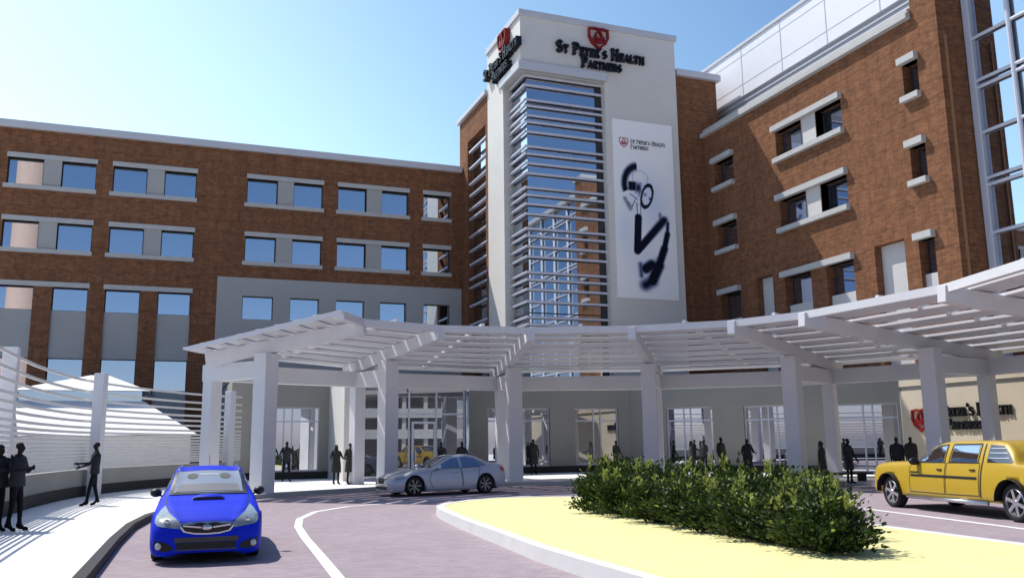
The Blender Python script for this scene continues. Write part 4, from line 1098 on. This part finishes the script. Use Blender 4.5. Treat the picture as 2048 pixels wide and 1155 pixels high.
for sd in (1, -1):
    car.door([(.72, .27), (.86, .56), (.74, .82), (.42, .90), (-.40, .925), (-.44, .27)], sd, (-.25, .80)); car.door([(-.48, .27), (-.44, .925), (-1.20, .955), (-1.10, .62), (-.98, .30)], sd, (-1.02, .83))
    car.decal('side_window', 'y', [(.52, .93), (.40, 1.01), (.12, 1.155), (-.14, 1.255), (-.37, 1.295), (-.37, .94)], M['carglass'], sd, .007)
    car.decal('side_window', 'y', [(-.47, .945), (-.47, 1.30), (-.75, 1.305), (-1.05, 1.25), (-1.32, 1.12), (-1.46, 1.02), (-1.38, .98), (-1.1, .965)], M['carglass'], sd, .007)
    for x in (1.40, -1.40): car.wheel(x, sd, .885, .23, M['rimd'], 7, .026, .74, True)
    car.decal('headlight', 'y', [(1.74, .73), (1.95, .685), (2.10, .63), (2.14, .58), (2.02, .575), (1.88, .61), (1.74, .66)], M['lamp'], sd, .006)
    car.decal('fog_lamp', 'x', [(sd * .60, .30), (sd * .74, .33), (sd * .74, .39), (sd * .62, .37)], M['fog'], 1, .006)
    car.decal('tail_lamp', 'y', [(-1.98, .94), (-2.24, .90), (-2.26, .80), (-2.20, .76), (-2.08, .80)], M['tail'], sd, .006)
    car.mirror(.52, .96, .86, M['silver'], sd, 1.05)
    car.strip('sill_trim', 'y', [(.96, .27), (-.96, .27)], .05, M['silver'], sd, .02)
car.decal('windscreen', 'z', [(.72, 0), (.68, .60), (-.14, .49), (-.17, 0), (-.14, -.49), (.68, -.60)], M['carglass'], 1, .006)
car.decal('rear_window', 'z', [(-1.05, .45), (-1.05, -.45), (-1.72, -.52), (-1.76, 0), (-1.72, .52)], M['carglass'], 1, .006)
car.decal('grille', 'x', [(-.30, .585), (.30, .585), (.24, .42), (-.24, .42)], M['cardark'], 1, .010)
car.strip('grille_trim', 'x', [(-.31, .595), (.31, .595), (.25, .41), (-.25, .41), (-.31, .595)], .02, M['chrome'], 1, .014)
car.decal('lower_intake', 'x', [(-.52, .34), (.52, .34), (.48, .24), (-.48, .24)], M['cardark'], 1, .008)
car.strip('boot_gap', 'z', [(-1.86, -.62), (-1.86, .62)], .012, M['seam'], 1, .004)
for sd in (1, -1): car.strip('bonnet_gap', 'z', [(.74, sd * .70), (1.3, sd * .68), (1.8, sd * .56), (2.08, sd * .36)], .012, M['seam'], 1, .004)
car.place((9.13, 31.25, 0), atan2(-.17, -.985))

# ---------------- yellow pickup seen from its left side
ky = [
 (3.08, .93, .56, .925, .68, .84, .74, .60, .70, .42), (3.00, 1.06, .68, 1.05, .84, .96, .90, .68, .88, .38), (2.75, 1.14, .72, 1.13, .90, 1.05, .96, .72, .95, .38),
 (2.2, 1.18, .74, 1.17, .92, 1.09, .98, .74, .97, .38), (1.5, 1.20, .76, 1.19, .92, 1.12, .98, .74, .97, .36), (1.30, 1.22, .77, 1.20, .92, 1.13, .98, .74, .97, .36),
 (.85, 1.44, .72, 1.42, .91, 1.14, .98, .74, .97, .36), (.50, 1.60, .68, 1.57, .90, 1.15, .98, .74, .97, .36), (.2, 1.665, .67, 1.63, .90, 1.15, .98, .74, .97, .36),
 (-.6, 1.70, .68, 1.65, .90, 1.155, .98, .74, .97, .36), (-1.35, 1.70, .68, 1.65, .90, 1.16, .98, .74, .97, .38), (-1.72, 1.66, .67, 1.61, .90, 1.16, .98, .74, .97, .38),
 (-1.95, 1.52, .70, 1.47, .90, 1.16, .98, .74, .97, .40), (-2.25, 1.20, .80, 1.19, .90, 1.15, .98, .74, .97, .40), (-2.9, 1.185, .80, 1.18, .90, 1.14, .98, .74, .96, .42), (-3.3, 1.18, .80, 1.17, .88, 1.12, .96, .74, .94, .44), (-3.45, 1.08, .74, 1.07, .82, 1.0, .88, .7, .86, .48)]
ky = [(k[0] * 1.07, *k[1:]) for k in ky]
car = Car('yellow_pickup', 'yellow crew-cab pickup truck with chrome wheels at the right of the drop-off', 'pickup truck', ky, (2.32, -2.32), .40, .49, M['yellow'])
for sd in (1, -1):
    car.door([(1.42, .46), (1.44, 1.06), (1.30, 1.16), (.02, 1.18), (.02, .46)], sd, (.22, 1.02), hm=M['cardark']); car.door([(-.03, .46), (-.03, 1.18), (-1.22, 1.19), (-1.22, .48)], sd, (-1.0, 1.04), hm=M['cardark'])
    car.decal('side_window', 'y', [(1.20, 1.205), (.85, 1.38), (.48, 1.53), (.14, 1.575), (.12, 1.215)], M['carglass2'], sd, .008)
    w_ = car.decal('side_window', 'y', [(-.14, 1.22), (-.14, 1.58), (-1.08, 1.59), (-1.10, 1.225)], M['carglass2'], sd, .008)
    for lp in ([(1.24, 1.19), (.85, 1.40), (.48, 1.56), (.10, 1.60), (.07, 1.19), (1.24, 1.19)], [(-.09, 1.195), (-.09, 1.605), (-1.14, 1.615), (-1.15, 1.20), (-.09, 1.195)]):
        car.strip('window_seal', 'y', lp, .035, M['cardark'], sd, .006)
    q = car.decal('bed_window', 'y', [(-1.45, 1.215), (-1.42, 1.60), (-1.84, 1.57), (-2.04, 1.42), (-2.28, 1.215)], M['darkcarglass'], sd, .008)
    for z in (1.31, 1.42, 1.52):
        car.strip('louvre', 'y', [(-1.48, z), (-2.2 + (z - 1.2) * .9, z)], .013, M['louvre'], sd, .016, q)
    car.strip('cab_gap', 'y', [(-1.27, 1.62), (-1.30, 1.2), (-1.27, .44)], .04, M['seam'], sd, .006)
    car.strip('side_moulding', 'y', [(1.38, .86), (-1.16, .86)], .055, M['cardark'], sd, .014)
    car.strip('emblem', 'y', [(1.40, .935), (1.02, .935)], .035, M['cardark'], sd, .012)
    for x in (2.32, -2.32):
        car.wheel(x, sd, .985, .27, M['rim'], 6, .075, .73)
    c = MB(); tube(c, (1.55, sd * 1.0, .33), (-1.5, sd * 1.0, .33), .045); c.build('side_step', M['chrome'], car.t, smooth=True)
    car.decal('headlight', 'x', [(sd * .62, .98), (sd * .85, .96), (sd * .85, .80), (sd * .62, .80)], M['lamp'], 1, .01)
    car.mirror(1.12, 1.20, .93, M['cardark'], sd, 1.25)
    car.decal('bumper_end', 'y', [(2.72, .66), (3.0, .68), (3.0, .46), (2.78, .44)], M['chrome'], sd, .012)
car.decal('windscreen', 'z', [(1.24, 0), (1.18, .68), (.50, .62), (.46, 0), (.50, -.62), (1.18, -.68)], M['carglass2'], 1, .008)
car.decal('grille', 'x', [(-.58, .92), (.58, .92), (.56, .72), (-.56, .72)], M['cardark'], 1, .012)
c = MB(); c.box(3.06, 3.30, -.86, .86, .45, .66); c.build('front_bumper', M['chrome'], car.t, bevel=.03)
c = MB(); c.box(-3.72, -3.55, -.88, .88, .48, .66); c.build('rear_bumper', M['chrome'], car.t, bevel=.03)
car.decal('bed_cover', 'z', [(-2.5, -.74), (-3.42, -.74), (-3.42, .74), (-2.5, .74)], M['cardark'], 1, .012)
car.place((18.10, 15.98, 0), atan2(.975, .225))
# ================================================================== PEOPLE (dark silhouette figures, near-black in their own colours)
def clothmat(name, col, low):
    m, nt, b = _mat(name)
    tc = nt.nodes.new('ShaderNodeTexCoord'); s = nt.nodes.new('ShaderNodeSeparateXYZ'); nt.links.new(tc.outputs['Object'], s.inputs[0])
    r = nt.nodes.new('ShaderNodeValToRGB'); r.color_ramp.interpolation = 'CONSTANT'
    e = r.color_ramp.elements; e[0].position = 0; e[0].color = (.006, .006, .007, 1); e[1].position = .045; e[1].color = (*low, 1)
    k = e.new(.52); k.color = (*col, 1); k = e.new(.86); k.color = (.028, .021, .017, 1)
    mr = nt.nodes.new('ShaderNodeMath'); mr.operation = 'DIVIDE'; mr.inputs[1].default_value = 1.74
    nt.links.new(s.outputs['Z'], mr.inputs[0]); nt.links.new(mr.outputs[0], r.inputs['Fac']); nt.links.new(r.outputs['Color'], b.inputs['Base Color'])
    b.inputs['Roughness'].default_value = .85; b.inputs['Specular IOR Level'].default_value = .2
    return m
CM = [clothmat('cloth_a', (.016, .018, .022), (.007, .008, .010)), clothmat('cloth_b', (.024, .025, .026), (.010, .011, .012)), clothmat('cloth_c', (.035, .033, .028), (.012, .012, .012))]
HM = plain('dark_hair', (.008, .007, .006), .7)
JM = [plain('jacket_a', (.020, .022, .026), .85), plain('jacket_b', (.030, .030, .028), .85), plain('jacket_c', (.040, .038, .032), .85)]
def limb(mb, a, b, r0, r1, n=10): pass
def person(label, x, y, z, rz, h=1.74, armL=(-.1, .0, .2), armR=(-.1, .0, .2), step=.0, skirt=False, long_hair=False, mat=0, broad=1., lean=0., group=None, coat=False, fold=0):
    """arm = (swing forward, spread, elbow bend forward) in radians; figure faces +x before rotation"""
    s = h / 1.74; t = thing('person', label, 'person', (x, y, z), rz, group)
    V = []; E = []; Rd = []
    def v(p, r, par=None):
        V.append(Vector((p[0] + lean * p[2], p[1], p[2])) * s); Rd.append((r[0] * s, r[1] * s) if isinstance(r, tuple) else (r * s, r * s))
        if par is not None: E.append((par, len(V) - 1))
        return len(V) - 1
    pel = v((0, 0, .95), (.105, .14 * broad)); wai = v((.0, 0, 1.08), (.095, .125 * broad), pel); che = v((.01, 0, 1.27), (.11, .155 * broad), wai); top = v((.0, 0, 1.42), (.075, .115 * broad), che)
    nk = v((.01, 0, 1.50), .052, top); ch = v((.03, 0, 1.565), (.062, .058), nk); hd = v((.02, 0, 1.635), (.092, .074), ch); cr = v((.01, 0, 1.70), (.062, .055), hd)
    ns = v((.115, 0, 1.620), .014, hd)
    for sd, arm in ((1, armL), (-1, armR)):
        sw, sp, el = arm
        sh = Vector((0, sd * .185 * broad, 1.40)); e0 = sh + Vector((sin(sw) * .28, sd * sin(sp) * .28 + sd * .03, -cos(sw) * cos(sp) * .28))
        w = e0 + Vector((sin(sw + el) * .25, -sd * .06 * min(1, el) + sd * sin(sp) * .1, -cos(sw + el) * .25)); dd = None
        if fold and sd * fold < 3: w = e0 + Vector((.17, -sd * .17, .06 + (.02 if sd > 0 else 0)))
        dd = (w - e0).normalized()
        a = v(sh, .058, top); b = v(e0, .043, a); c = v(w, .028, b)
        pm = v(w + dd * .06, (.018, .034), c)
        side = Vector((0, 1, 0)) if abs(dd.y) < .9 else Vector((1, 0, 0)); ac = dd.cross(Vector((0, sd, 0))).normalized(); fw = dd
        for k, (of, ln) in enumerate(((-.030, .070), (-.010, .082), (.010, .078), (.028, .060))):
            f1 = v(w + dd * (.10) + ac * of, .010, pm); f2 = v(w + dd * (.10 + ln * .55) + ac * of * 1.1 - Vector((0, sd, 0)) * .012, .0085, f1); f3 = v(w + dd * (.10 + ln * .9) + ac * of * 1.1 - Vector((0, sd, 0)) * .030, .007, f2)
        t1 = v(w + dd * .05 - ac * .045, .0105, pm); t2 = v(w + dd * .085 - ac * .058 - Vector((0, sd, 0)) * .01, .009, t1)
        stp = step * sd
        hip = v((0, sd * .095, .90), .088, pel); kn = v((stp * .5 + (.02 if stp >= 0 else .03), sd * .105, .50), .058, hip); an = v((stp - (.0 if stp > 0 else -.0), sd * .11, .09 + (.05 if stp < 0 else 0)), .038, kn)
        he = v((stp - .045, sd * .11, .045 + (.03 if stp < 0 else 0)), .036, an); ba = v((stp + .10, sd * .12, .035), (.028, .042), an); to = v((stp + .175, sd * .125, .028), (.02, .034), ba)
    me = bpy.data.meshes.new('body'); me.from_pydata([tuple(p) for p in V], E, [])
    o = bpy.data.objects.new('body', me); COL.objects.link(o); o.parent = t
    sk = o.modifiers.new('skin', 'SKIN'); sk.use_smooth_shade = True
    for i, d in enumerate(me.skin_vertices[0].data): d.radius = Rd[i]; d.use_root = (i == 0)
    sub = o.modifiers.new('sub', 'SUBSURF'); sub.levels = 2; sub.render_levels = 2
    me.materials.append(CM[mat]); 
    sk_o = o
    ln = lambda p: (p[0] + lean * p[2])
    # hair
    hb = MB(); n = 14; rings = []
    prof = [(-.055, .060), (-.02, .074), (.02, .077), (.05, .064), (.072, .038), (.080, .001)]
    if long_hair: prof = [(-.24, .095), (-.16, .10), (-.08, .088)] + prof[1:]
    hb.lathe([(r * s, z_ * s) for z_, r in prof], n, 'z')
    q = hb.build('hair', HM, t, smooth=True); q.location = ((.0 + lean * 1.66 - (.022 if long_hair else -.004)) * s, 0, 1.655 * s); q.scale = (1.0, .88, .95)
    # jacket or skirt, following the body
    zs = [(.52, .21), (.75, .20), (.95, .185), (1.08, .16), (1.25, .175), (1.38, .165), (1.44, .10)] if (skirt or coat) else [(.86, .175), (.95, .172), (1.08, .155), (1.25, .175), (1.38, .17), (1.44, .10)]
    jb = MB(); n = 18; rows = []
    for z_, r in zs:
        row = []
        for i in range(n):
            a = 2 * pi * i / n; wv = 1 + .05 * sin(3 * a + z_ * 4) * (1.2 - z_)
            row.append(((r * .74 * cos(a) * wv + .005 + lean * z_) * s, r * 1.12 * broad * sin(a) * wv * s, z_ * s))
        rows.append(row)
    for i in range(len(rows) - 1):
        for k in range(n): jb.face([rows[i][k], rows[i][(k + 1) % n], rows[i + 1][(k + 1) % n], rows[i + 1][k]])
    jb.build('coat' if coat else ('dress' if skirt else 'jacket'), JM[mat], t, smooth=True, merge=True)
    return t
pi2 = pi / 2
def face(dx, dy): return atan2(dy, dx)
P_ = [
 # label, x, y, z, facing, kw
 ('dark silhouetted man cut off by the far left edge, beside the slatted fence', -3.24, 20.5, .15, face(.6, -.6), dict(h=1.72, armL=(.35, .1, 1.0), armR=(.3, .1, .9), mat=0, broad=1.22, fold=1)),
 ('dark silhouetted man with folded arms second from the left edge, beside the slatted fence', -2.90, 20.5, .15, face(.9, -.3), dict(h=1.76, armL=(.15, .2, 1.5), armR=(.15, .2, 1.55), mat=0, broad=1.2, step=.06, fold=1)),
 ('dark silhouetted man leaning and holding out a hand beside the second fence post', -2.08, 28.4, .15, face(-1, -.1), dict(h=1.80, armL=(.5, .05, 1.05), armR=(.35, .1, .9), mat=0, step=.14, lean=-.03)),
 ('dark walking figure with raised elbow in front of the leftmost shopfront window', 4.95, 42.2, .15, face(.2, -1), dict(h=1.84, armL=(-.2, .3, .5), armR=(.3, .45, .6), mat=0, step=.16)),
 ('dark silhouetted long-haired woman standing left in the pair beside the vestibule', 6.52, 38.0, .15, face(.3, -1), dict(h=1.66, long_hair=True, coat=True, armL=(.3, .2, 1.2), armR=(.2, .35, .9), mat=1)),
 ('dark silhouetted person in a long dress standing right in the pair beside the vestibule', 7.03, 37.6, .15, face(.4, -.9), dict(h=1.72, skirt=True, armL=(.15, .45, .2), armR=(.1, .3, .9), mat=2)),
 ('dark figure standing at the entrance door behind the silver saloon', 12.6, 39.6, .15, face(0, -1), dict(h=1.74, armL=(.2, .25, .9), armR=(.2, .25, .9), mat=1)),
 ('dark figure standing in front of the second shopfront window, right of the vestibule', 17.75, 43.4, .15, face(-.1, -1), dict(h=1.84, armL=(.1, .12, .5), armR=(.1, .12, .4), mat=0, coat=True)),
 ('dark figure by the third shopfront window just above the left end of the hedge', 22.2, 42.6, .15, face(.4, -1), dict(h=1.72, armL=(.2, .2, .5), armR=(.1, .2, .4), mat=0)),
 ('dark long-haired woman at the window right of the middle column, behind the hedge', 25.0, 39.6, .15, face(1, -.2), dict(h=1.66, long_hair=True, coat=True, mat=1)),
 ('dark man standing close behind the woman at the window above the hedge', 25.3, 38.9, .15, face(-1, -.4), dict(h=1.70, armL=(.3, .2, .9), mat=0)),
 ('dark olive-toned man standing against the plain beige wall above the hedge', 23.95, 35.4, .15, face(.3, -1), dict(h=1.80, armL=(.0, .12, .2), armR=(.0, .12, .2), mat=2, broad=1.1)),
 ('near-black figure in front of the tall shopfront window left of the fifth column', 23.6, 32.9, .15, face(-.2, -1), dict(h=1.70, armL=(.3, .25, 1.1), armR=(.1, .2, .6), mat=0, coat=True)),
 ('dark grey woman with a broad shawl between the fifth column and the doors', 23.0, 27.4, .15, face(.6, -1), dict(h=1.58, long_hair=True, coat=True, mat=2, broad=1.35)),
 ('near-black standing figure in front of the right-hand glass doors by the bench', 23.55, 26.6, .15, face(.2, -1), dict(h=1.66, coat=True, mat=0, armL=(.1, .25, .5), armR=(.1, .25, .5))),
 ('dark man behind the bonnet of the yellow pickup in front of the right-hand doors', 25.9, 26.6, .15, face(-.6, -1), dict(h=1.68, mat=0, broad=1.15)),
 ('sunlit dark-clothed person by the cream sign wall above the pickup bonnet', 28.3, 28.3, .15, face(-.6, -1), dict(h=1.70, mat=2, broad=1.1)),
]
for lb, x, y, z, a, kw in P_: person(lb, x, y, z, a, **kw)
# ================================================================== CAMERA, SUN, SKY
cam = bpy.data.cameras.new('camera'); co = bpy.data.objects.new('camera', cam); COL.objects.link(co)
RR = ((0.934252, 0.051029, 0.352944), (-0.356418, 0.166422, 0.919386), (-0.011822, -0.984733, 0.173668))
mw = Matrix(((RR[0][0], -RR[0][1], -RR[0][2], 0), (RR[1][0], -RR[1][1], -RR[1][2], 0), (RR[2][0], -RR[2][1], -RR[2][2], 1.75), (0, 0, 0, 1)))
co.matrix_world = mw
cam.sensor_width = 36; cam.lens = 1752.53 / 2048 * 36; cam.clip_start = .1; cam.clip_end = 6000
scene.camera = co
travel = Vector((.43, -.60, -1.0)).normalized()
to_sun = -travel
sun = bpy.data.lights.new('sun', 'SUN'); sun.energy = 5.0; sun.angle = radians(.5); sun.color = (1., .955, .88)
so = bpy.data.objects.new('sun', sun); COL.objects.link(so); so.rotation_euler = travel.to_track_quat('-Z', 'Y').to_euler(); so.location = (-20, 30, 60)
wd = bpy.data.worlds.new('World'); scene.world = wd; wd.use_nodes = True
nt = wd.node_tree; bg = nt.nodes['Background']
sky = nt.nodes.new('ShaderNodeTexSky'); sky.sky_type = 'NISHITA'; sky.sun_disc = False
sky.sun_elevation = math.asin(to_sun.z); sky.sun_rotation = atan2(to_sun.x, to_sun.y)
sky.altitude = 50; sky.air_density = 1.0; sky.dust_density = .7; sky.ozone_density = 2.0
# clear sky: a pale cyan glow around and below the sun's azimuth, deeper blue away from it
N = nt.nodes.new; K = nt.links.new
tc = N('ShaderNodeTexCoord')
def dot(v):
    d = N('ShaderNodeVectorMath'); d.operation = 'DOT_PRODUCT'; d.inputs[1].default_value = Vector(v).normalized(); K(tc.outputs['Generated'], d.inputs[0]); return d.outputs['Value']
def ramp(src, stops):
    r = N('ShaderNodeValToRGB'); e = r.color_ramp.elements
    for i, (p_, c_) in enumerate(stops):
        q = e[i] if i < 2 else e.new(p_)
        q.position = p_; q.color = (*c_, 1)
    mr = N('ShaderNodeMapRange'); mr.inputs['From Min'].default_value = -1; mr.inputs['From Max'].default_value = 1
    K(src, mr.inputs['Value']); K(mr.outputs['Result'], r.inputs['Fac']); return r.outputs['Color']
gain = ramp(dot((-.30, .95, .12)), [(0., (.56, .66, .80)), (.5, (.60, .72, .86)), (.72, (.90, 1.08, 1.20)), (.90, (1.45, 1.60, 1.45)), (1., (2.2, 2.15, 1.75))])
hz = ramp(dot((0, 0, 1)), [(0., (1.3, 1.1, 1.25)), (.5, (1.45, 1.15, 1.30)), (.545, (1.15, 1.05, 1.1)), (.62, (1., 1., 1.))])
m2 = N('ShaderNodeMix'); m2.data_type = 'RGBA'; m2.blend_type = 'MULTIPLY'; m2.inputs[0].default_value = 1.; m2.clamp_result = False
K(gain, m2.inputs[6]); K(hz, m2.inputs[7]); gain = m2.outputs[2]
mx = N('ShaderNodeMix'); mx.data_type = 'RGBA'; mx.blend_type = 'MULTIPLY'; mx.inputs[0].default_value = 1.; mx.clamp_result = False
K(sky.outputs['Color'], mx.inputs[6]); K(gain, mx.inputs[7]); K(mx.outputs[2], bg.inputs['Color'])
bg.inputs['Strength'].default_value = .14
scene.view_settings.view_transform = 'Standard'; scene.view_settings.look = 'None'; scene.view_settings.exposure = 0
scene.render.engine = 'CYCLES'
scene.cycles.max_bounces = 6; scene.cycles.diffuse_bounces = 3; scene.cycles.glossy_bounces = 4
scene.cycles.transparent_max_bounces = 4; scene.cycles.use_denoising = True
scene.cycles.caustics_reflective = False; scene.cycles.caustics_refractive = False
